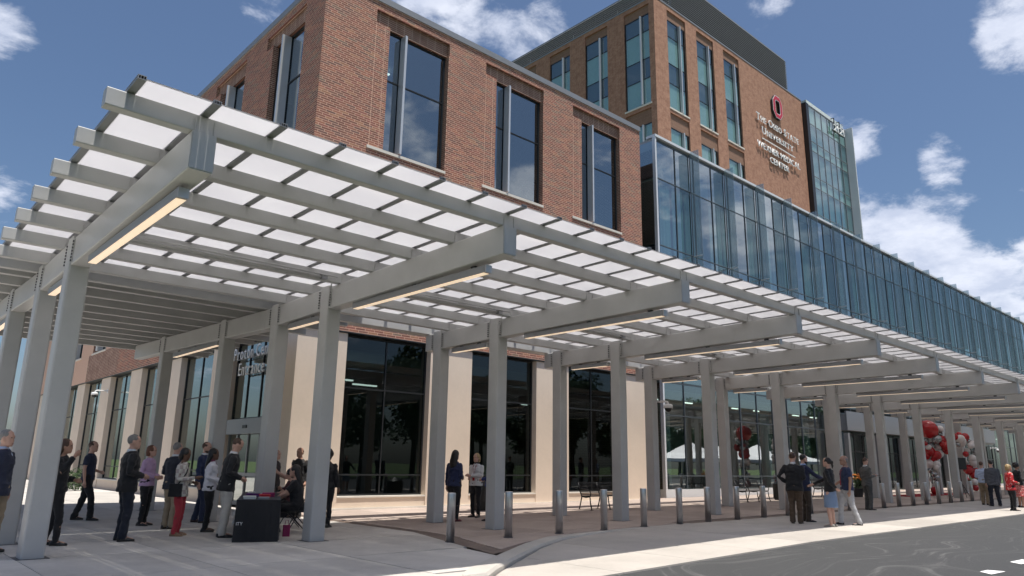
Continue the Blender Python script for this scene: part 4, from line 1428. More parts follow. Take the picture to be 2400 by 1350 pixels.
def cloth(col, rough=.85, var=.10):
    key = tuple(round(c, 3) for c in col)
    if key not in _cloth:
        _cloth[key] = pbr('cloth_%d' % len(_cloth), col, rough, var=var, vscale=5, bump=.35, bscale=14, sheen=.1)
    return _cloth[key]


SKIN = {'pale': pbr('skin_pale', (.52, .31, .235), .5, var=.06, vscale=20), 'tan': pbr('skin_tan', (.40, .225, .155), .5, var=.06, vscale=20), 'brown': pbr('skin_brown', (.13, .065, .04), .5, var=.06, vscale=20)}
HAIR = {'grey': pbr('hair_grey', (.20, .19, .18), .6, var=.25, vscale=60, stretch=(1, 1, .15)), 'dark': pbr('hair_dark', (.012, .009, .008), .45, var=.3, vscale=60, stretch=(1, 1, .15)), 'brown': pbr('hair_brown', (.065, .032, .018), .5, var=.25, vscale=60, stretch=(1, 1, .15)), 'blond': pbr('hair_blond', (.36, .25, .12), .5, var=.25, vscale=60, stretch=(1, 1, .15)), 'red': pbr('hair_auburn', (.12, .045, .022), .5, var=.25, vscale=60, stretch=(1, 1, .15))}
EYE = pbr('eye_dark', (.02, .015, .012), .3)
LIP = pbr('lip', (.30, .12, .10), .5)


def remeshed(mb, voxel, smooth_it=2, wrinkle=0.0, seed=0.0):
    me = mb.mesh('tmp', SKIN['pale'])
    o = bpy.data.objects.new('tmp', me); COL.objects.link(o)
    r = o.modifiers.new('r', 'REMESH'); r.mode = 'VOXEL'; r.voxel_size = voxel; r.adaptivity = 0
    if smooth_it:
        s = o.modifiers.new('s', 'SMOOTH'); s.factor = .5; s.iterations = smooth_it
    dg = bpy.context.evaluated_depsgraph_get()
    out = bpy.data.meshes.new_from_object(o.evaluated_get(dg))
    bpy.data.objects.remove(o); bpy.data.meshes.remove(me)
    if wrinkle:
        nrm = [v.normal.copy() for v in out.vertices]
        for v, n in zip(out.vertices, nrm):
            p = v.co
            q = Vector((p.x * 9, p.y * 9, p.z * 16 + seed * 7.3))
            v.co = p + n * (noise.noise(q) * wrinkle + noise.noise(q * 2.3) * wrinkle * .4)
    out.polygons.foreach_set('use_smooth', [True] * len(out.polygons))
    out.update()
    return out


def ell(c, rx, ry, n=14, rot=0.0, power=2.4):
    """rounded-box-like ellipse ring in a horizontal plane"""
    pts = []
    for k in range(n):
        a = 2 * pi * k / n; ca, sa = cos(a), sin(a)
        x = rx * math.copysign(abs(ca) ** (2 / power), ca); y = ry * math.copysign(abs(sa) ** (2 / power), sa)
        pts.append(Vector(c) + Vector((x * cos(rot) - y * sin(rot), x * sin(rot) + y * cos(rot), 0)))
    return pts


ARMS = {  # elbow, wrist for the right side (x positive), relative to a 1.75 m body standing at the origin, facing +y
    'down': ((.265, -.04, 1.13), (.275, .05, .88)), 'hang': ((.25, -.02, 1.13), (.245, .02, .86)), 'bent': ((.265, -.05, 1.13), (.11, .22, 1.06)), 'phone': ((.25, -.02, 1.12), (.09, .30, 1.16)),
    'hip': ((.36, -.10, 1.15), (.21, .02, 1.0)), 'reach': ((.27, .20, 1.20), (.20, .52, 1.06)), 'cross': ((.25, .05, 1.14), (-.08, .20, 1.14)), 'chest': ((.24, .06, 1.16), (.05, .20, 1.28)),
    'pocket': ((.29, -.10, 1.13), (.19, .04, .95)), 'back': ((.29, -.12, 1.12), (.10, -.20, .98)), 'face': ((.27, .06, 1.2), (.14, .2, 1.46)), 'hold': ((.26, .0, 1.12), (.16, .26, .98)), 'side': ((.31, .02, 1.13), (.34, .22, .98))}


def person(label, x, y, face, H=1.75, sex='m', skin='pale', hair='grey', hairstyle='short', top=(.02, .02, .025), topstyle='jacket', bottom=(.02, .02, .03), bottomstyle='trousers', shoes=(.012, .011, .01),
           armR='down', armL='down', stride=0.0, spread=.09, lean=0.0, nod=0.0, turn=0.0, build=1.0, shirt=None, seated=False, z=None, group=None, fine=.013, extras=(), feet=None, sleeves='long', cat='person'):
    S = H / 1.75
    zb = zg(x) if z is None else z
    seed = x * 3.1 + y
    fem = sex == 'f'
    # ---- skeleton in local metres (face +y)
    pel = Vector((0, 0, .93)) if not seated else Vector((0, 0, .52))
    rl = Matrix.Rotation(-lean, 3, 'X')

    def T(v):   # torso point given at upright stance -> leaned about the pelvis
        v = Vector(v); return rl @ (v - Vector((0, 0, .93))) + pel
    hipw, shw = (.095, .175) if fem else (.09, .195)
    shw *= build ** .5
    legs = []
    for s in (1, -1):
        hip = pel + Vector((s * hipw, 0, -.03))
        if seated:
            knee = hip + Vector((s * .05, .43, .0)); ank = Vector((knee.x + s * .0, knee.y - .02, .09)); fd = Vector((0, 1, 0))
        else:
            fy = stride * s
            if feet:
                ank = Vector((feet[0][0] if s > 0 else feet[1][0], feet[0][1] if s > 0 else feet[1][1], .085))
            else:
                ank = Vector((s * spread, fy, .085))
            mid = (hip + ank) / 2
            knee = mid + Vector((0, .035 + abs(stride) * .12 * (1 if fy > 0 else .4), .02)); fd = Vector((s * .18, 1, 0)).normalized()
        legs.append((hip, knee, ank, fd))
    arms = []
    for s, nm in ((1, armR), (-1, armL)):
        e, w = ARMS[nm] if isinstance(nm, str) else nm
        sh = T((s * (shw - .012), -.01, 1.385))
        e = T((s * (e[0] - .02 + (shw - .195)), e[1], e[2])); w = T((s * (w[0] - .01), w[1], w[2]))
        arms.append((sh, e, w))
    nk0 = T((0, -.015, 1.45)); nk1 = T((0, .005, 1.54)); hc = T((0, .02, 1.635))
    hr = Matrix.Rotation(turn, 3, 'Z') @ Matrix.Rotation(-nod - lean * .4, 3, 'X')

    def HP(v):
        return hc + hr @ Vector(v)
    # ---- body
    b = MB()
    bw = build
    tors = [(.86, .155, .105), (.95, .165, .115), (1.05, .145 if fem else .15, .10), (1.15, .145 if fem else .158, .105), (1.27, .165 if fem else .178, .115), (1.36, .16 if fem else .175, .10), (1.42, .12, .08), (1.48, .06, .06)]
    b.loft([[T(p) for p in ell((0, 0, zz), rx * (bw if zz < 1.3 else bw ** .5), ry * bw)] for zz, rx, ry in tors])
    b.tube([nk0, nk1, HP((0, 0, -.04))], [.062 if not fem else .052, .055 if not fem else .047, .055], 12)
    # head: skull, jaw, nose, brow, ears
    hd = [(-.125, .030, .035, .050), (-.112, .048, .055, .040), (-.085, .060, .078, .022), (-.045, .068, .090, .010), (0, .073, .095, .003), (.045, .074, .098, -.004), (.085, .066, .088, -.006), (.11, .045, .062, -.008), (.122, .018, .025, -.010)]
    b.loft([[HP(p) for p in ell((0, dy, zz), rx, ry, 16, 0, 2.1)] for zz, rx, ry, dy in hd])
    b.loft([[HP(p) for p in ((-.011, .088, -.055), (.011, .088, -.055), (.014, .112, -.045), (-.014, .112, -.045))][::-1], [HP(p) for p in ((-.006, .092, .02), (.006, .092, .02), (.006, .097, .02), (-.006, .097, .02))][::-1]])
    b.tube([HP((-.045, .085, .028)), HP((0, .094, .030)), HP((.045, .085, .028))], .012, 6)
    b.tube([HP((-.022, .088, -.082)), HP((0, .093, -.082)), HP((.022, .088, -.082))], .009, 6)
    for s in (1, -1):
        b.ball(HP((s * .077, -.005, -.01)), (.014, .026, .036), 8, 6)
    # legs and feet
    for hip, knee, ank, fd in legs:
        b.tube([hip + Vector((0, 0, .03)), hip + (knee - hip) * .35, knee, knee + (ank - knee) * .35, ank, ank + Vector((0, 0, -.03))], [.088 * bw, .082 * bw, .056, .056, .038, .04], 12)
        b.tube([ank - fd * .05 + Vector((0, 0, -.04)), ank + fd * .06 + Vector((0, 0, -.045)), ank + fd * .17 + Vector((0, 0, -.06))], [.038, .04, .025], 10)
    # arms and hands with five fingers
    for s, (sh, el, wr) in zip((1, -1), arms):
        b.tube([sh - (el - sh) * .15, sh, (sh + el) / 2, el, el + (wr - el) * .4, wr], [.04, .052, .046, .038, .037, .026], 10)
        d = (wr - el).normalized()
        side = d.cross(Vector((0, 0, 1)))
        side = side.normalized() if side.length > .1 else Vector((0, 1, 0))
        inward = Vector((-s, 0, 0)) - d * Vector((-s, 0, 0)).dot(d)
        inward = inward.normalized() if inward.length > .1 else Vector((0, 0, -1))
        wide = d.cross(inward).normalized()
        palm = wr + d * .085
        b.tube([wr - d * .01, wr + d * .04, palm], [.024, .038, .036], 10, squash=(1, 1))
        for k, (off, ln) in enumerate(((-.027, .062), (-.009, .078), (.009, .074), (.026, .060))):
            p0 = palm + wide * off - d * .01
            b.tube([p0, p0 + d * ln * .55 + inward * .006, p0 + d * ln * .85 + inward * .022, p0 + d * ln + inward * .034], [.0100, .0095, .0085, .007], 7)
        p0 = wr + d * .035 - wide * .028
        b.tube([p0, p0 + d * .03 - wide * .022 + inward * .01, p0 + d * .055 - wide * .026 + inward * .022], [.012, .0105, .0085], 7)
    me = remeshed(b, fine, 1)
    me.materials.clear(); me.materials.append(SKIN[skin])
    root = link('person', me, None, (x, y, zb), atan2(-face[0], face[1]) if isinstance(face, tuple) else radians(face), (S, S, S))
    tag(root, label, cat, group)
    # ---- trousers / skirt / shoes
    m = MB()
    if bottomstyle == 'trousers':
        for (hip, knee, ank, fd) in legs:
            m.tube([hip + Vector((0, 0, .06)), hip + (knee - hip) * .3, knee, knee + (ank - knee) * .5, ank + Vector((0, -.005, .0)), ank + Vector((0, .004, -.045))],
                   [.102 * bw, .099 * bw, .076, .070, .070, .074] if not fem else [.104 * bw, .100 * bw, .068, .060, .054, .056], 14)
        m.loft([ell(pel + Vector((0, 0, q)), rx * bw, ry * bw) for q, rx, ry in ((-.12, .15, .10), (-.04, .178, .128), (.04, .172, .124), (.12, .158, .112))] if not seated else [ell(pel + Vector((0, .02, q)), rx * bw, ry * bw) for q, rx, ry in ((-.1, .18, .15), (.0, .185, .15), (.1, .165, .12))])
        tm = remeshed(m, .016, 2, .013, seed)
    elif bottomstyle == 'skirt':
        m.loft([ell(pel + Vector((0, 0, q)), rx * bw, ry * bw) for q, rx, ry in ((-.44, .19, .165), (-.25, .185, .155), (-.06, .178, .135), (.06, .165, .12), (.12, .15, .11))])
        tm = remeshed(m, .016, 2, .006, seed)
    else:  # dress hem
        m.loft([ell(pel + Vector((0, 0, q)), rx * bw, ry * bw) for q, rx, ry in ((-.5, .24, .2), (-.3, .21, .17), (-.06, .18, .135), (.1, .155, .11))])
        tm = remeshed(m, .016, 2, .012, seed)
    tm.materials.clear(); tm.materials.append(bottom if isinstance(bottom, bpy.types.Material) else cloth(bottom))
    link('trousers' if bottomstyle == 'trousers' else 'skirt', tm, root)
    sm = cloth(shoes, .4, .05)
    for hip, knee, ank, fd in legs:
        sh = MB(); up = Vector((0, 0, 1)); sd = fd.cross(up)
        base = Vector((ank.x, ank.y, 0))
        prof = [(-.075, .030, .075), (-.05, .038, .085), (.02, .040, .082), (.09, .045, .062), (.15, .040, .045), (.19, .022, .035)]
        rings = []
        for f, w, h in prof:
            c = base + fd * f
            rings.append([c + sd * (-w) + up * .002, c + sd * w + up * .002, c + sd * w + up * h * .55, c + sd * w * .6 + up * h, c - sd * w * .6 + up * h, c - sd * w + up * h * .55])
        sh.loft(rings)
        if fem:
            sh.box(base.x - .016, base.x + .016, base.y - .085, base.y - .05, 0, .05)
        sh.build('shoe', sm, root, smooth=True)
    # ---- top
    m = MB()
    if topstyle in ('jacket', 'blazer'):
        hem = .80 if not fem else .86
        rows = [(hem, .20, .145), (hem + .06, .198, .142), (.98, .185, .132), (1.08, .17 if fem else .182, .122), (1.2, .172 if fem else .19, .128), (1.29, .186 if fem else .202, .135), (1.36, .178 if fem else .196, .122), (1.41, .150 if fem else .165, .104), (1.445, .108, .088), (1.475, .070, .072)]
        thick = [.050, .068, .062, .055, .053, .046]
    else:
        hem = .88 if topstyle != 'tunic' else .78
        ex = .022 if topstyle == 'tunic' else .006
        rows = [(hem, .182 + ex, .13 + ex), (hem + .05, .184 + ex, .132 + ex), (1.0, .172 + ex * .4, .122 + ex * .4), (1.08, .158 if fem else .172, .116), (1.2, .16 if fem else .18, .122), (1.29, .174 if fem else .192, .126), (1.36, .170 if fem else .188, .114), (1.41, .142 if fem else .155, .096), (1.445, .10, .082), (1.475, .064, .068)]
        thick = [.044, .060, .056, .048, .046, .040]
    if seated:
        rows = [r for r in rows if r[0] > .9]
    m.loft([[T(p) for p in ell((0, 0, zz), rx * (bw if zz < 1.3 else bw ** .5), ry * bw)] for zz, rx, ry in rows])
    for (sh, el, wr) in arms:
        if sleeves == 'long':
            m.tube([sh - (el - sh) * .18, sh, (sh + el) / 2, el, (el + wr) / 2, wr - (wr - el) * .06], thick, 12)
        else:
            m.tube([sh - (el - sh) * .18, sh, sh + (el - sh) * .4, sh + (el - sh) * .68], [thick[0], thick[1], .064, .066], 12)
    tm = remeshed(m, .016, 2, .015 if topstyle in ('jacket', 'blazer') else .013, seed + 3)
    tm.materials.clear(); tm.materials.append(top if isinstance(top, bpy.types.Material) else cloth(top))
    link('jacket' if topstyle in ('jacket', 'blazer') else 'shirt', tm, root)
    if shirt is not None:   # shirt front and collar showing at the neck
        c = MB()
        c.loft([[T(p) for p in ell((0, -.008 + (.0 if q < 1.5 else .002), q), rr, rr * 1.05, 14)] for q, rr in ((1.45, .074), (1.485, .065), (1.512, .062))])
        c.face([T((-.045, .112 * bw, 1.39)), T((.0, .132 * bw, 1.24)), T((.045, .112 * bw, 1.39)), T((.03, .075, 1.49)), T((-.03, .075, 1.49))])
        c.build('collar', cloth(shirt, .8, .03), root, smooth=True)
    # ---- hair
    h = MB()
    wav = lambda a: (lambda p: p * (1 + a * noise.noise(p * 30 + Vector((seed, 0, 0)))))
    if hairstyle in ('short', 'crop'):
        k = 1.0 if hairstyle == 'short' else .97
        h.ball((0, 0, 0), (.083 * k, .101 * k, .098 * k), 18, 12, fn=wav(.05)); off = (0, -.016, .034)
    elif hairstyle == 'bald':
        h.loft([[Vector(p) for p in ell((0, dy, zz), rx, ry, 16)] for zz, rx, ry, dy in ((-.055, .062, .05, -.045), (-.02, .079, .062, -.036), (.03, .080, .066, -.034), (.055, .070, .055, -.034))]); off = (0, 0, 0)
    elif hairstyle == 'bob':
        h.ball((0, 0, 0), (.094, .108, .105), 18, 12, fn=wav(.06)); off = (0, -.022, .030)
        h.loft([[Vector(p) for p in ell((0, dy, zz), rx, ry, 16)] for zz, rx, ry, dy in ((-.15, .085, .05, -.035), (-.08, .1, .068, -.03), (0, .094, .075, -.02))])
    elif hairstyle == 'bun':
        h.ball((0, 0, 0), (.084, .102, .098), 18, 12, fn=wav(.04)); off = (0, -.018, .030)
        h.ball((0, -.11, -.03), (.045, .04, .05), 12, 8, fn=wav(.1)); h.tube([(0, -.1, -.05), (.0, -.12, -.12), (0, -.11, -.2)], [.03, .028, .01], 8)
    elif hairstyle == 'curly':
        h.ball((0, 0, 0), (.115, .125, .12), 22, 16, fn=wav(.22)); off = (0, -.035, .03)
    else:  # long
        h.ball((0, 0, 0), (.090, .106, .103), 18, 12, fn=wav(.05)); off = (0, -.020, .030)
        h.loft([[Vector(p) for p in ell((0, dy, zz), rx, ry, 16)] for zz, rx, ry, dy in ((-.38, .06, .03, -.10), (-.30, .105, .045, -.095), (-.18, .112, .055, -.075), (-.08, .1, .068, -.04), (0, .092, .075, -.02))])
    hv = MB(); hv.v = [HP(Vector(p) + Vector(off)) for p in h.v]; hv.f = h.f; hv.mi = h.mi; hv.t = h.t
    hme = remeshed(hv, .011, 1, .004, seed)
    hme.materials.clear(); hme.materials.append(HAIR[hair])
    link('hair', hme, root)
    # ---- eyes, mouth
    for s in (1, -1):
        e = MB(); e.ball(HP((s * .031, .087, .006)), (.013, .010, .008), 8, 6); e.build('eye', EYE, root, smooth=True)
    e = MB(); e.tube([HP((-.022, .094, -.082)), HP((0, .101, -.081)), HP((.022, .094, -.082))], .005, 6); e.build('mouth', LIP, root, smooth=True)
    # ---- extras
    for kind, arg in extras:
        if kind == 'lanyard':
            e = MB(); e.tube([T((-.06, .06, 1.47)), T((-.045, .135, 1.36)), T((0, .155, 1.1)), T((.045, .135, 1.36)), T((.06, .06, 1.47))], .005, 6); e.box(-.035, .035, .155, .162, 1.0 - .93 + pel.z, 1.1 - .93 + pel.z)
            e.build('lanyard', cloth(arg), root)
        elif kind == 'phone':
            w = arms[0][2]; e = MB(); e.box(w.x - .055, w.x + .02, w.y + .09, w.y + .17, w.z - .005, w.z + .008); e.build('phone', BLACK, root)
        elif kind == 'bag':
            e = MB(); e.rbar((.20, -.04, .78), (.20, -.04, 1.04), .08, .26, .02, up=(0, 1, 0)); e.build('shoulder_bag', cloth(arg), root)
            e = MB(); e.tube([T((.22, .0, 1.02)), T((.13, .12, 1.25)), T((-.06, .10, 1.45)), T((-.12, -.10, 1.42)), T((.10, -.15, 1.2)), T((.22, -.06, 1.02))], .012, 6); e.build('strap', cloth(arg), root)
        elif kind == 'bottle':
            w = arms[0][2]; e = MB(); e.tube([w + Vector((0, .06, -.12)), w + Vector((0, .07, .02)), w + Vector((0, .075, .06)), w + Vector((0, .075, .09))], [.032, .032, .014, .014], 10); e.build('water_bottle', mat_bottle, root, smooth=True)
        elif kind == 'beard':
            e = MB(); e.loft([[HP(p) for p in ell((0, dy, zz), rx, ry, 14)] for zz, rx, ry, dy in ((-.132, .03, .034, .055), (-.115, .055, .06, .044), (-.085, .064, .078, .028), (-.06, .06, .06, .012))]); e.build('beard', HAIR[arg], root, smooth=True)
        elif kind == 'glasses':
            e = MB()
            for s in (1, -1):
                e.tube([HP((s * .031 + .02 * cos(a), .103, .006 + .016 * sin(a))) for a in [2 * pi * q / 8 for q in range(9)]], .0025, 5)
                e.tube([HP((s * .051, .1, .008)), HP((s * .08, .0, .008))], .0025, 5)
            e.build('glasses', BLACK, root)
    return root


mat_bottle = mat_glass('water_bottle_plastic', (.75, .86, .95), .08)


def patterned(name, base, second, scale, thresh=.5, stripes=False):
    m, nt, b, out = nodes(name)
    N = nt.nodes.new; L = nt.links.new
    g = N('ShaderNodeTexCoord')
    if stripes:
        t = N('ShaderNodeTexChecker'); t.inputs['Scale'].default_value = scale
        t.inputs['Color1'].default_value = (*base, 1); t.inputs['Color2'].default_value = (*second, 1)
        L(g.outputs['Object'], t.inputs['Vector']); L(t.outputs['Color'], b.inputs['Base Color'])
    else:
        t = N('ShaderNodeTexVoronoi'); t.inputs['Scale'].default_value = scale; L(g.outputs['Object'], t.inputs['Vector'])
        cr = N('ShaderNodeValToRGB'); cr.color_ramp.interpolation = 'CONSTANT'
        cr.color_ramp.elements[0].color = (*second, 1); cr.color_ramp.elements[1].color = (*base, 1); cr.color_ramp.elements[1].position = thresh
        L(t.outputs['Distance'], cr.inputs[0]); L(cr.outputs[0], b.inputs['Base Color'])
    b.inputs['Roughness'].default_value = .85
    return m


PLAID = patterned('plaid_cloth', (.60, .58, .53), (.42, .36, .34), 12, stripes=True)
FLORAL = patterned('red_floral_cloth', (.55, .03, .035), (.72, .45, .38), 13, .32)
PAISLEY = patterned('red_pattern_cloth', (.42, .08, .075), (.55, .32, .28), 22, .38)
BLK = (.010, .010, .012); NAVY = (.016, .022, .05); KHAKI = (.30, .235, .16); DNAVY = (.012, .015, .026)
RIGHT = (.739, -.673); AWAY = (.673, .739); LEFT = (-.739, .673); TOWARD = (-.673, -.739)


def mixd(a, b, t):
    v = (a[0] * (1 - t) + b[0] * t, a[1] * (1 - t) + b[1] * t)
    n = sqrt(v[0] ** 2 + v[1] ** 2)
    return (v[0] / n, v[1] / n)


Q = 'people queueing at the registration table'
person('grey-haired man in navy blazer and khaki trousers at end of the queue', 2.05, 14.25, mixd(RIGHT, AWAY, .05), 1.86, hair='grey', top=NAVY, bottom=KHAKI, shirt=(.42, .5, .68), armR='hang', armL='hang', build=1.08, group=Q)
person('long-haired woman in black suit and heels behind the canopy column', 3.02, 14.85, mixd(RIGHT, AWAY, .25), 1.76, 'f', hair='brown', hairstyle='long', top=BLK, bottom=BLK, armR='face', armL='bent', group=Q, skin='tan', stride=.1)
person('brown-haired man in navy short-sleeved shirt walking towards the queue', 4.72, 20.3, mixd(RIGHT, AWAY, .15), 1.84, hair='brown', hairstyle='crop', top=NAVY, topstyle='shirt', sleeves='short', bottom=BLK, armR='hang', armL='bent', stride=.2, group=Q)
person('tall grey-haired man in black jacket and dark jeans in the queue', 4.15, 14.98, mixd(RIGHT, AWAY, .45), 1.88, hair='grey', hairstyle='short', top=BLK, bottom=DNAVY, shirt=(.5, .55, .62), armR='bent', armL='bent', build=1.1, spread=.13, group=Q, turn=-.25)
person('auburn-haired woman in lavender jacket holding papers', 5.42, 18.1, mixd(RIGHT, AWAY, .0), 1.74, 'f', hair='red', hairstyle='bob', top=(.50, .34, .52), bottom=BLK, armR='bent', armL='bent', group=Q)
person('man in dark blazer and khaki trousers with his back turned', 5.60, 16.95, mixd(RIGHT, AWAY, .7), 1.80, hair='grey', hairstyle='crop', top=DNAVY, bottom=KHAKI, shirt=(.6, .62, .66), armR='bent', armL='bent', build=1.08, group=Q, shoes=(.03, .02, .014))
person('woman in plaid top and red trousers looking at her phone', 5.25, 15.4, mixd(RIGHT, AWAY, .1), 1.66, 'f', 'brown', 'dark', 'bob', PLAID, 'tunic', (.42, .035, .05), armR='phone', armL='bent', extras=(('phone', 0), ('bag', BLK)), shoes=(.28, .17, .10), group=Q, nod=.25)
person('bearded man in blue suit stepping towards the registration table', 6.72, 18.3, mixd(RIGHT, AWAY, .0), 1.86, hair='brown', hairstyle='crop', top=(.020, .032, .085), bottom=(.016, .024, .06), shirt=(.7, .72, .75), armR='hang', armL='bent', stride=.12, extras=(('beard', 'brown'),), shoes=(.045, .022, .014), group=Q)
person('dark-haired woman in white jacket over plum top', 6.02, 15.95, mixd(RIGHT, AWAY, .25), 1.68, 'f', 'brown', 'dark', 'long', (.66, .66, .71), 'blazer', BLK, armR='bent', armL='bent', shirt=(.20, .05, .10), group=Q)
person('man in black jacket and off-white trousers bending over the table', 5.86, 14.66, mixd(RIGHT, AWAY, .35), 1.88, hair='brown', hairstyle='crop', top=BLK, bottom=(.50, .47, .42), shirt=(.7, .7, .72), armR='bent', armL='bent', lean=.14, nod=.5, build=1.08, group=Q)
G2 = 'staff at the registration table'
person('seated woman in black with long dark hair at the table end', 7.42, 14.72, mixd(LEFT, TOWARD, .05), 1.80, 'f', 'pale', 'dark', 'long', BLK, 'shirt', BLK, armR='reach', armL='reach', seated=True, lean=.12, sleeves='short', group=G2, build=1.12)
person('seated dark-haired staff member raising one hand behind the table', 7.95, 16.2, mixd(LEFT, TOWARD, .2), 1.66, 'f', 'pale', 'dark', 'curly', (.05, .012, .016), 'shirt', BLK, armR='chest', armL='reach', seated=True, group=G2, sleeves='short')
person('bald man in black polo shirt standing by the cream pier', 9.35, 18.6, mixd(TOWARD, LEFT, .3), 1.80, hair='brown', hairstyle='bald', top=(.014, .013, .014), topstyle='shirt', bottom=BLK, armR='bent', armL='down', group=G2, skin='tan', build=1.1)
person('woman with brown hair handing papers across behind the canopy column', 8.55, 18.35, mixd(RIGHT, TOWARD, .2), 1.72, 'f', 'pale', 'brown', 'long', (.03, .02, .02), 'shirt', BLK, armR='reach', armL='bent', group=G2, sleeves='short')
person('dark-clothed person half hidden behind the second canopy column', 8.55, 15.6, AWAY, 1.72, 'f', 'brown', 'dark', 'curly', BLK, 'jacket', BLK, group=G2)
G3 = 'women talking under the canopy'
person('long-haired woman in navy blazer with her back turned beside the bollards', 12.1, 15.38, mixd(AWAY, RIGHT, .35), 1.78, 'f', 'pale', 'dark', 'long', (.018, .026, .075), 'blazer', BLK, shoes=(.10, .012, .02), armR='bent', armL='hang', group=G3)
person('woman in white jacket with lanyard and black trousers listening', 13.52, 16.2, mixd(TOWARD, LEFT, .35), 1.72, 'f', 'pale', 'blond', 'bob', (.60, .60, .60), 'jacket', BLK, armR='bent', armL='cross', extras=(('lanyard', (.35, .02, .03)),), shirt=(.02, .02, .02), group=G3)
person('woman in royal blue top and black skirt by the third canopy column', 13.02, 15.0, mixd(LEFT, AWAY, .3), 1.72, 'f', 'pale', 'dark', 'bob', (.012, .03, .16), 'shirt', BLK, 'skirt', armR='bent', armL='bent', group=G3)
G4 = 'people greeting on the apron'
person('balding man in black jacket and brown trousers seen from behind', 19.33, 9.79, mixd(AWAY, RIGHT, .35), 1.86, hair='brown', hairstyle='crop', top=BLK, bottom=(.085, .055, .034), shirt=(.6, .6, .62), armR='bent', armL='hip', build=1.1, shoes=(.035, .02, .012), group=G4)
person('dark-haired man in navy suit reaching out to shake hands', 20.25, 9.95, mixd(RIGHT, AWAY, .1), 1.82, hair='dark', hairstyle='crop', top=(.014, .020, .055), bottom=(.05, .036, .026), shirt=(.4, .5, .7), armR='reach', armL='hang', group=G4, extras=(('beard', 'dark'),))
person('woman in black sweater and denim skirt holding a water bottle', 19.1, 8.72, mixd(LEFT, AWAY, .5), 1.72, 'f', 'pale', 'dark', 'bun', BLK, 'shirt', (.17, .24, .36), 'skirt', armR='reach', armL='back', extras=(('bottle', 0),), group=G4, shoes=(.25, .23, .2))
person('balding man in navy polo shirt and pale grey trousers mid-stride', 20.12, 8.72, mixd(LEFT, AWAY, .1), 1.78, hair='grey', hairstyle='bald', top=(.016, .026, .07), topstyle='shirt', sleeves='short', bottom=(.42, .42, .43), armR='side', armL='hang', stride=.2, extras=(('lanyard', (.4, .02, .04)), ('glasses', 0)), group=G4, build=1.15, skin='tan')
person('man in grey suit looking down at his phone beside the bollards', 27.75, 11.3, mixd(RIGHT, AWAY, .2), 1.82, hair='brown', hairstyle='crop', top=(.085, .085, .082), bottom=(.075, .075, .072), shirt=(.6, .6, .6), armR='phone', armL='phone', nod=.35, extras=(('phone', 0),), fine=.017)
G5 = 'people near the main entrance'
person('man in pale blue shirt and khaki trousers near the far bollards', 36.45, 10.0, mixd(RIGHT, AWAY, .4), 1.80, hair='brown', hairstyle='crop', top=(.42, .50, .66), topstyle='shirt', bottom=(.26, .2, .13), armL='bent', armR='hang', fine=.019, group=G5)
person('man in grey sports jacket and dark trousers with his back turned', 35.64, 9.42, mixd(AWAY, RIGHT, .2), 1.84, hair='dark', hairstyle='crop', top=(.075, .078, .09), bottom=DNAVY, armR='hang', armL='hang', build=1.15, fine=.019, group=G5, spread=.14)
person('blond woman in red floral blouse and black trousers standing in sunlight', 32.4, 8.02, mixd(RIGHT, TOWARD, .1), 1.66, 'f', 'pale', 'blond', 'bob', FLORAL, 'tunic', BLK, armR='bent', armL='hang', fine=.017, group=G5)
person('dark-haired woman in red patterned dress and black cardigan with bag', 35.5, 8.5, mixd(RIGHT, AWAY, .0), 1.74, 'f', 'tan', 'dark', 'curly', BLK, 'shirt', PAISLEY, 'dress', armR='bent', armL='hang', fine=.019, group=G5)


# ------------------------------------------------------------------ registration tables, chairs, things on them
TA = Vector((.42, .907, 0)).normalized(); TW = Vector((.907, -.42, 0)).normalized()
TABLE_CLOTH = cloth(BLK, .8, .05)


def cloth_table(corner, label, L=1.83, W=.78, H=.745):
    t = thing('table', label, 'table', (corner[0], corner[1], 0), 0, 'registration tables')
    n = 10
    rim = []
    for k in range(n * 4):
        s, f = divmod(k, n); f /= n
        rim.append([(W * f, 0), (W, L * f), (W * (1 - f), L), (0, L * (1 - f))][s])
    rings = []
    for z, fl in ((.004, 1.0), (.25, .75), (.55, .35), (H - .015, .05), (H, 0)):
        ring = []
        for k, (u, v) in enumerate(rim):
            cu, cv = u - W / 2, v - L / 2
            wv = .022 * fl * (1 + .9 * sin(k * 1.7) + .5 * sin(k * 3.1 + 1))
            ln = sqrt(cu * cu + cv * cv) or 1
            p = TW * (u + cu / ln * wv) + TA * (v + cv / ln * wv)
            ring.append((p.x, p.y, z))
        rings.append(ring)
    m = MB().loft(rings)
    m.build('tablecloth', TABLE_CLOTH, t, smooth=False)
    lg = MB()
    for u in (.1, W - .1):
        for v in (.15, L - .15):
            p = TW * u + TA * v
            lg = MB(); lg.tube([(p.x, p.y, 0.002), (p.x, p.y, H - .02)], .015, 6); lg.build('leg', BLACKM, t)
    return t


t1 = cloth_table((5.68, 13.66), 'black-clothed table with university lettering at front of the queue')
t2 = cloth_table((5.68 + TA.x * 1.88, 13.66 + TA.y * 1.88), 'black-clothed table standing behind the lettered one')
t3 = cloth_table((8.75, 18.9), 'small dark table against the cream corner pier', 1.2, .6)
# white lettering on the long side and the near end
org = Vector((5.68, 13.66, 0))


def PTb(u, z, d):
    p = org - TW * (.045 + d) + TA * (1.75 - u)
    return (p.x - 5.68, p.y - 13.66, z)


def PTe(u, z, d):
    p = org - TA * (.045 + d) + TW * (u)
    return (p.x - 5.68, p.y - 13.66, z)


letters(t1, 'THE OHIO STATE', .2, 1.7, .42, .10, PTb, .004, LETTER_W, False)
letters(t1, 'UNIVERSITY', .35, 1.72, .26, .10, PTb, .004, LETTER_W, False)
letters(t1, 'ITY', .03, .14, .30, .055, PTe, .004, LETTER_W, False)


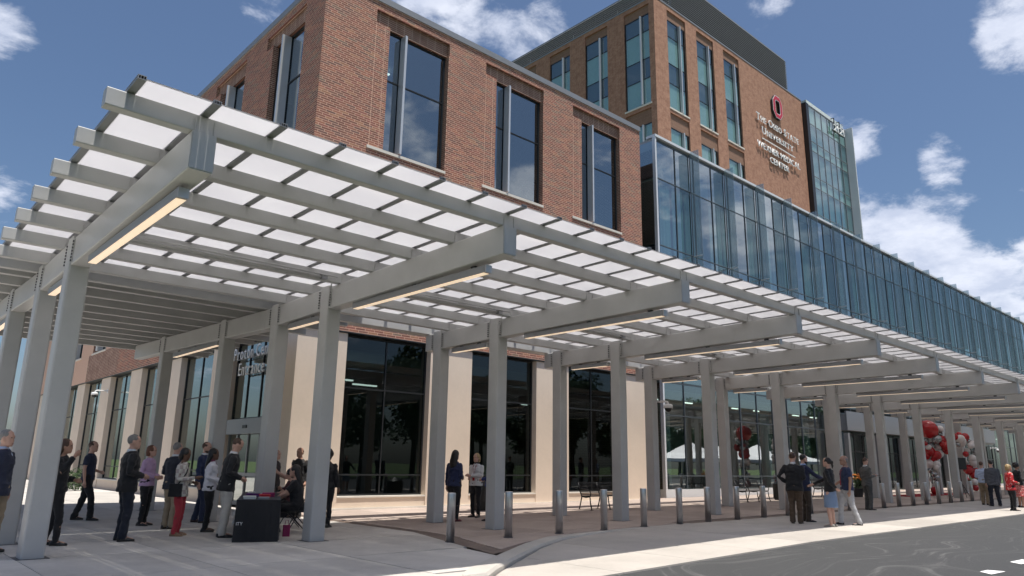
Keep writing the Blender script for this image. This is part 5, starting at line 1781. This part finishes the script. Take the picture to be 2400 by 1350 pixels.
def on_table(u, v, dz=0):
    p = org + TW * u + TA * v
    return (p.x, p.y, .747 + dz)


PURPLE = cloth((.10, .02, .14)); MAGENTA = cloth((.26, .02, .10)); PAPER = cloth((.68, .68, .66), .7, .05); REDP = cloth((.5, .02, .03)); GREYP = cloth((.25, .26, .28))
for i, (u, v, w, l, h, mt, nm, lb) in enumerate((
        (.10, .25, .22, .28, .05, PAPER, 'booklet_stack', 'stack of white booklets on the near table end'),
        (.36, .18, .2, .26, .035, GREYP, 'booklet_stack', 'grey folder pile beside the white booklets'),
        (.38, .62, .2, .2, .07, REDP, 'name_badge_box', 'red box of name badges on the table'),
        (.10, .72, .22, .28, .03, PAPER, 'paper_sheet_stack', 'white paper sheets halfway along the table'),
        (.12, 1.2, .25, .3, .06, PURPLE, 'gift_bag', 'flat purple gift bag on the lettered table'),
        (.42, 1.1, .24, .24, .08, MAGENTA, 'gift_bag', 'pink gift bag on the lettered table'),
        (.12, 2.2, .3, .4, .05, PAPER, 'paper_sheet_stack', 'white sheets on the table behind'),
        (.40, 2.6, .25, .3, .12, REDP, 'gift_bag', 'red gift bag on the table behind'))):
    o = thing(nm, lb, nm.replace('_', ' '), on_table(u, v), atan2(-TA.x, TA.y))
    n = max(2, int(h / .012))
    for k in range(n):
        dx, dy = RND.uniform(-.012, .012), RND.uniform(-.012, .012)
        MB().box(dx, w + dx, dy, l + dy, h * k / n + .0005, h * (k + 1) / n - .0008).build('sheet' if 'bag' not in nm else 'fold', mt, o)


def folding_chair(x, y, rz, label):
    t = thing('folding_chair', label, 'chair', (x, y, 0), rz, 'black folding chairs at the tables')
    MB().rbar((0, -.2, .44), (0, .2, .44), .42, .03, .012).build('seat', BLACK, t)
    MB().rbar((-.2, -.25, .76), (.2, -.25, .76), .02, .2, .008).build('backrest', BLACK, t)
    for s in (-1, 1):
        MB().tube([(s * .22, .22, 0.004), (s * .22, .0, .44), (s * .22, -.26, .88)], .011, 6).build('leg', BLACKM, t)
        MB().tube([(s * .20, -.24, 0.004), (s * .20, .16, .43)], .011, 6).build('leg', BLACKM, t)
    MB().tube([(-.21, .17, .1), (.21, .17, .1)], .008, 6).build('stretcher', BLACKM, t)


def rz_of(d):
    return atan2(-d[0], d[1])


folding_chair(7.45, 14.70, rz_of(mixd(LEFT, TOWARD, .1)), 'black folding chair under the seated woman with long hair')
folding_chair(7.98, 16.18, rz_of(mixd(LEFT, TOWARD, .2)), 'black folding chair under the staff member raising a hand')
bagm = thing('tote_bag', 'pink tote bag on the floor beside the seated woman', 'bag', (6.96, 14.18, 0))
MB().rbar((0, 0, .0), (0, 0, .22), .14, .07, .015, up=(.4, .9, 0)).build('body', MAGENTA, bagm)
MB().tube([(-.04, 0, .21), (-.03, 0, .30), (.03, 0, .30), (.04, 0, .21)], .006, 6).build('handle', MAGENTA, bagm)

# ------------------------------------------------------------------ balloon garlands by the main entrance
BAL = {'R': pbr('red_balloon', (.42, .010, .015), .22, coat=.3), 'W': pbr('white_balloon', (.72, .68, .68), .25, coat=.3), 'G': pbr('silver_balloon', (.36, .36, .37), .2, .75)}
GA = [(705, 535, 62, 'R'), (790, 530, 22, 'W'), (830, 525, 25, 'W'), (790, 565, 22, 'G'), (825, 590, 25, 'W'), (690, 583, 18, 'G'), (685, 612, 18, 'G'), (738, 607, 30, 'G'), (790, 610, 32, 'R'), (845, 605, 18, 'G'), (800, 650, 35, 'R'), (665, 635, 14, 'R'), (715, 650, 27, 'G'), (757, 657, 20, 'W'), (700, 690, 35, 'R'), (735, 715, 30, 'R'), (765, 705, 25, 'W'), (675, 720, 25, 'R'), (695, 775, 30, 'W'), (725, 780, 25, 'W'), (695, 820, 20, 'G'), (733, 815, 18, 'W'), (715, 868, 24, 'G'), (690, 880, 16, 'W'), (705, 905, 14, 'G'), (708, 955, 28, 'R'), (815, 680, 25, 'R'), (730, 560, 22, 'W'), (770, 640, 20, 'R'), (680, 660, 18, 'W'), (720, 745, 20, 'R'), (712, 800, 18, 'W'), (700, 845, 18, 'G'), (712, 925, 18, 'W')]
GB = [(940, 530, 22, 'R'), (930, 560, 20, 'W'), (945, 590, 25, 'R'), (985, 605, 30, 'W'), (1010, 620, 35, 'W'), (1005, 572, 20, 'R'), (1045, 590, 30, 'R'), (1085, 640, 25, 'W'), (965, 645, 18, 'G'), (1050, 685, 18, 'W'), (1090, 695, 20, 'G'), (1030, 710, 20, 'R'), (1060, 740, 25, 'W'), (1070, 770, 28, 'W'), (1025, 770, 22, 'W'), (1045, 820, 35, 'R'), (1090, 830, 30, 'R'), (1080, 800, 20, 'W'), (1060, 650, 22, 'W'), (1070, 620, 18, 'G'), (1070, 860, 24, 'R'), (1050, 905, 22, 'W'), (1060, 945, 22, 'R')]
bme = {}
for k in 'RWG':
    m = MB(); m.ball((0, 0, 0), (1, 1, 1.12), 14, 9, fn=lambda p: p * (1 - .06 * max(0, -p.z))); m.tube([(0, 0, -1.1), (0, 0, -1.2)], [.05, .12], 6)
    bme[k] = m.mesh('balloon', BAL[k], smooth=True)


def garland(label, tab, C, c0, k):
    t = thing('balloon_garland', label, 'balloons', (C[0], C[1], zg(C[0])), 0, 'balloon garlands at the main entrance')
    pts = []
    for (a, b, r, col) in tab:
        off = Vector(RIGHT + (0,)) * ((a - c0) * k) + Vector((AWAY[0], AWAY[1], 0)) * RND.uniform(-.25, .25)
        z = (990 - b) * k
        rr = r * k * 1.05
        o = link('balloon', bme[col], t, (off.x, off.y, max(z, rr * 1.1)), RND.uniform(0, 6), (rr, rr, rr))
        o.rotation_euler = (RND.uniform(-.9, .9), RND.uniform(-.9, .9), RND.uniform(0, 6))
        pts.append((off.x, off.y, z))
    return t


garland('red, white and silver balloon garland around a large red balloon', GA, (46.3, 14.85), 735, .0080)
garland('smaller red and white balloon garland beside the black screen', GB, (51.2, 14.85), 1020, .0084)

# screen on a tripod
scr = thing('screen_stand', 'black display panel on a tripod in front of the balloons', 'screen', (44.9, 13.3, zg(44.9)))
RM = Matrix.Rotation(radians(-30), 3, 'Z')
MB().rbar((-.40, 0, 1.75), (.40, 0, 1.75), .06, .62, .02).build('panel', BLACK, scr)
MB().tube([(0, .05, .5), (0, .05, 1.6)], .022, 8).build('pole', BLACKM, scr)
for a in (0, 2.1, 4.2):
    MB().tube([(0, .05, .75), (.5 * cos(a), .05 + .5 * sin(a), 0.01)], .015, 6).build('leg', BLACKM, scr)
scr.rotation_euler = (0, 0, radians(-25))
# red carpet, flower planters
cpt = MB(); cpt.prism([(42.5, 14.9), (51, 14.9), (51, 16.4), (42.5, 16.4)], 0, .012, zf=lambda x, y: zg(x) + .004)
tag(cpt.build('red_carpet', pbr('red_carpet', (.33, .012, .02), .95, bump=.3, bscale=200)), 'red carpet strip laid before the balloons', 'carpet')
POT = pbr('planter_dark', (.03, .03, .032), .6); LEAF = pbr('planter_leaf', (.05, .09, .03), .6, var=.3, vscale=9); ORG = pbr('orange_flower', (.62, .20, .02), .6, var=.2, vscale=20); REDF = pbr('red_flower', (.55, .02, .02), .6)


def planter(x, y, label, fm, h=.9):
    t = thing('flower_planter', label, 'planter', (x, y, zg(x)), 0, 'flower planters on the forecourt')
    MB().tube([(0, 0, 0), (0, 0, .4), (0, 0, .44)], [.22, .32, .33], 16).build('pot', POT, t)
    lf = MB(); fl = MB()
    for k in range(170):
        a = RND.uniform(0, 2 * pi); r = .42 * sqrt(RND.random()); z = .45 + RND.random() * (h - .45) * (1 - r * 1.2)
        c = Vector((r * cos(a), r * sin(a), z)); d = Vector((RND.uniform(-1, 1), RND.uniform(-1, 1), RND.uniform(-.2, 1))).normalized() * .08
        sd = d.cross(Vector((RND.uniform(-1, 1), RND.uniform(-1, 1), .3))).normalized() * .03
        lf.face([c - d, c + sd, c + d, c - sd])
    for k in range(46):
        a = RND.uniform(0, 2 * pi); r = .42 * sqrt(RND.random()); z = h * .75 + RND.random() * .25 * h
        fl.ball((r * cos(a), r * sin(a), z), (.05, .05, .035), 7, 4)
    lf.build('foliage', LEAF, t); fl.build('blossom', fm, t, smooth=True)


planter(39.3, 16.5, 'dark pot of orange flowers near the man in grey suit', ORG, 1.15)
planter(57.0, 16.8, 'dark pot of red flowers beside the smaller balloon garland', REDF, .9)

# shrub at the side entrance walk
sh = thing('shrub', 'small sunlit green shrub beside the side wall', 'shrub', (8.4, 38.0, 0))
lf = MB()
for k in range(900):
    a = RND.uniform(0, 2 * pi); r = .55 * sqrt(RND.random()); z = .05 + RND.random() * 1.1 * (1 - r * .8)
    c = Vector((r * cos(a), r * sin(a), z)); d = Vector((RND.uniform(-1, 1), RND.uniform(-1, 1), RND.uniform(-.3, 1))).normalized() * .06
    sd = d.cross(Vector((RND.uniform(-1, 1), RND.uniform(-1, 1), .3))).normalized() * .025
    lf.face([c - d, c + sd, c + d, c - sd])
lf.build('foliage', LEAF, sh)
MB().tube([(0, 0, 0), (.03, .02, .6)], [.03, .01], 6).build('stem', pbr('bark', (.10, .07, .05), .9, bump=.5, bscale=40), sh)

# ------------------------------------------------------------------ across the drive: what the glass reflects
BARK = MATS['bark']
TLEAF = [pbr('tree_leaf_%d' % k, c, .6, var=.35, vscale=.6) for k, c in enumerate(((.045, .085, .025), (.06, .10, .03), (.035, .07, .024)))]


def tree_meshes(seed, h, r, mat, n=4200):
    rr = random.Random(seed)
    tk = MB(); tk.tube([(0, 0, -.1), (.05, .03, h * .25), (-.05, .08, h * .5), (0, 0, h * .8)], [.28, .22, .15, .05], 9)
    blobs = []
    for k in range(13):
        a = rr.uniform(0, 2 * pi); q = rr.uniform(.1, .75) * r; z = h * rr.uniform(.35, .92)
        c = Vector((q * cos(a), q * sin(a), z)); blobs.append((c, r * rr.uniform(.28, .5)))
        tk.tube([(0, 0, h * rr.uniform(.25, .45)), (c.x * .5, c.y * .5, z * .8), tuple(c)], [.10, .06, .02], 6)
    cr = MB()
    for k in range(n):
        c, br = blobs[rr.randrange(len(blobs))]
        v = Vector((rr.gauss(0, 1), rr.gauss(0, 1), rr.gauss(0, .8))); v.normalize()
        p = c + v * br * (rr.random() ** .45)
        d = Vector((rr.uniform(-1, 1), rr.uniform(-1, 1), rr.uniform(-1, 1))).normalized() * rr.uniform(.14, .30)
        sd = d.cross(Vector((rr.uniform(-1, 1), rr.uniform(-1, 1), rr.uniform(-1, 1)))).normalized() * rr.uniform(.08, .16)
        cr.face([p - d, p + sd, p + d, p - sd])
    return tk.mesh('trunk', BARK, smooth=True), cr.mesh('crown', mat)


TV = [tree_meshes(k, (9, 11, 8)[k], (3.4, 4.0, 3.6)[k], TLEAF[k]) for k in range(3)]
SPOTS = [(-44, 30 + 6.2 * k) for k in range(12)] + [(-52, 33 + 8 * k) for k in range(8)] + [(14 + 4.6 * k, -31 - 4 * (k % 2)) for k in range(34)]
for i, (x, y) in enumerate(SPOTS):
    tk, cr = TV[i % 3]
    park = x < 0
    t = thing('tree', 'leafy green tree beyond the car park beside the building' if park else 'leafy green tree across the drive from the entrance', 'tree', (x, y, -.1), RND.uniform(0, 6), 'trees beyond the car park' if park else 'trees across the drive')
    s = RND.uniform(1.0, 1.4); t.scale = (s, s, s * RND.uniform(.9, 1.15))
    link('trunk', tk, t); link('crown', cr, t)

GLS = pbr('car_window', (.01, .012, .014), .05); TYRE = pbr('tyre', (.012, .012, .012), .9); RIMM = pbr('wheel_rim', (.5, .5, .52), .3, .8)


def car_meshes(mat):
    P = [(-2.2, .25), (-2.25, .62), (-2.1, .88), (-1.35, .95), (-.75, 1.38), (.75, 1.42), (1.5, .98), (2.15, .90), (2.28, .6), (2.22, .25)]
    rings = []
    for w, zi, sc in ((-.84, .02, .97), (-.9, 0, 1), (.9, 0, 1), (.84, .02, .97)):
        rings.append([(px * sc, w * (.84 if pz > 1.1 else 1), pz) for px, pz in P])
    body = MB().loft(rings).mesh('body', mat, smooth=False)
    wn = MB()
    for s in (-1, 1):
        wn.face([(x, s * (.905 if z < 1.1 else .775), z) for x, z in ((-1.2, .98), (-.72, 1.32), (.7, 1.35), (1.3, 1.0))][::s])
    wn.face([(-1.30, -.72, 1.0), (-1.30, .72, 1.0), (-.80, .66, 1.37), (-.80, -.66, 1.37)]); wn.face([(1.50, -.72, 1.02), (.83, -.66, 1.42), (.83, .66, 1.42), (1.50, .72, 1.02)])
    win = wn.mesh('window', GLS)
    ty = MB().tube([(0, -.1, 0), (0, -.08, 0), (0, .08, 0), (0, .1, 0)], [.27, .32, .32, .27], 20).mesh('wheel', TYRE)
    rim = MB().tube([(0, -.108, 0), (0, .108, 0)], [.2, .2], 14).mesh('rim', RIMM)
    hl = MB().ball((0, 0, 0), (.06, .16, .07), 8, 6).mesh('headlight', WHITE, smooth=True)
    return body, win, ty, rim, hl


CARP = {k: pbr(k + '_car_paint', c, .3, .2, coat=.8) for k, c in (('red', (.42, .012, .02)), ('white', (.72, .72, .72)), ('grey', (.16, .165, .17)), ('blue', (.03, .05, .12)), ('black', (.012, .012, .014)), ('green', (.03, .07, .05)))}
CM = {k: car_meshes(v) for k, v in CARP.items()}
for i, (x, y, k) in enumerate(((-14, 27, 'grey'), (-14, 34, 'blue'), (-14, 38, 'black'), (-14, 43, 'red'), (-14, 47, 'white'), (-14, 53, 'green'))):
    t = thing('parked_car', k + ' saloon car parked in the side car park', 'car', (x, y, -.1), 0, 'cars in the side car park')
    b, w, ty, rm, hl = CM[k]
    link('body', b, t); link('window', w, t)
    for wx in (-1.4, 1.42):
        for wy in (-.82, .82):
            q = link('wheel', ty, t, (wx, wy, .33)); link('rim', rm, q)
    for wy in (-.62, .62):
        link('headlight', hl, t, (2.2, wy, .68))

# white marquee across the drive
mq = thing('marquee', 'white peaked event marquee across the drive', 'tent', (87, -9, -.1))
TENT = pbr('tent_canvas', (.80, .80, .82), .7)
m = MB(); n = 4
for k in range(n):
    x0 = -14 + 7 * k; x1 = x0 + 7; xc = x0 + 3.5
    c = [(x0, -4, 2.6), (x1, -4, 2.6), (x1, 4, 2.6), (x0, 4, 2.6)]
    for a in range(4):
        p, q = c[a], c[(a + 1) % 4]
        mid1 = ((p[0] + xc) / 2, p[1] / 2, 3.25); mid2 = ((q[0] + xc) / 2, q[1] / 2, 3.25)
        m.face([p, q, mid2, mid1]); m.face([mid1, mid2, (xc, 0, 4.6)])
        if a != 1 and a != 3 or (a == 1 and k == n - 1) or (a == 3 and k == 0):
            m.face([(p[0], p[1], 2.25), (q[0], q[1], 2.25), q, p])
m.build('canopy', TENT, mq)
for k in range(n + 1):
    for y in (-4, 4):
        MB().tube([(-14 + 7 * k, y, 0), (-14 + 7 * k, y, 2.6)], .04, 8).build('pole', WHITE, mq)
mq.rotation_euler = (0, 0, radians(4))
# lamp posts in the car park
for i, (x, y) in enumerate(((-20, 50), (-34, 74))):
    t = thing('lamp_post', 'tall dark lamp post in the side car park', 'lamp post', (x, y, -.1), 0, 'lamp posts in the side car park')
    MB().tube([(0, 0, 0), (0, 0, 7.5)], [.09, .06], 10).build('pole', BLACKM, t)
    MB().box(-.5, .5, -.16, .16, 7.5, 7.6).build('lamp_head', BLACKM, t)
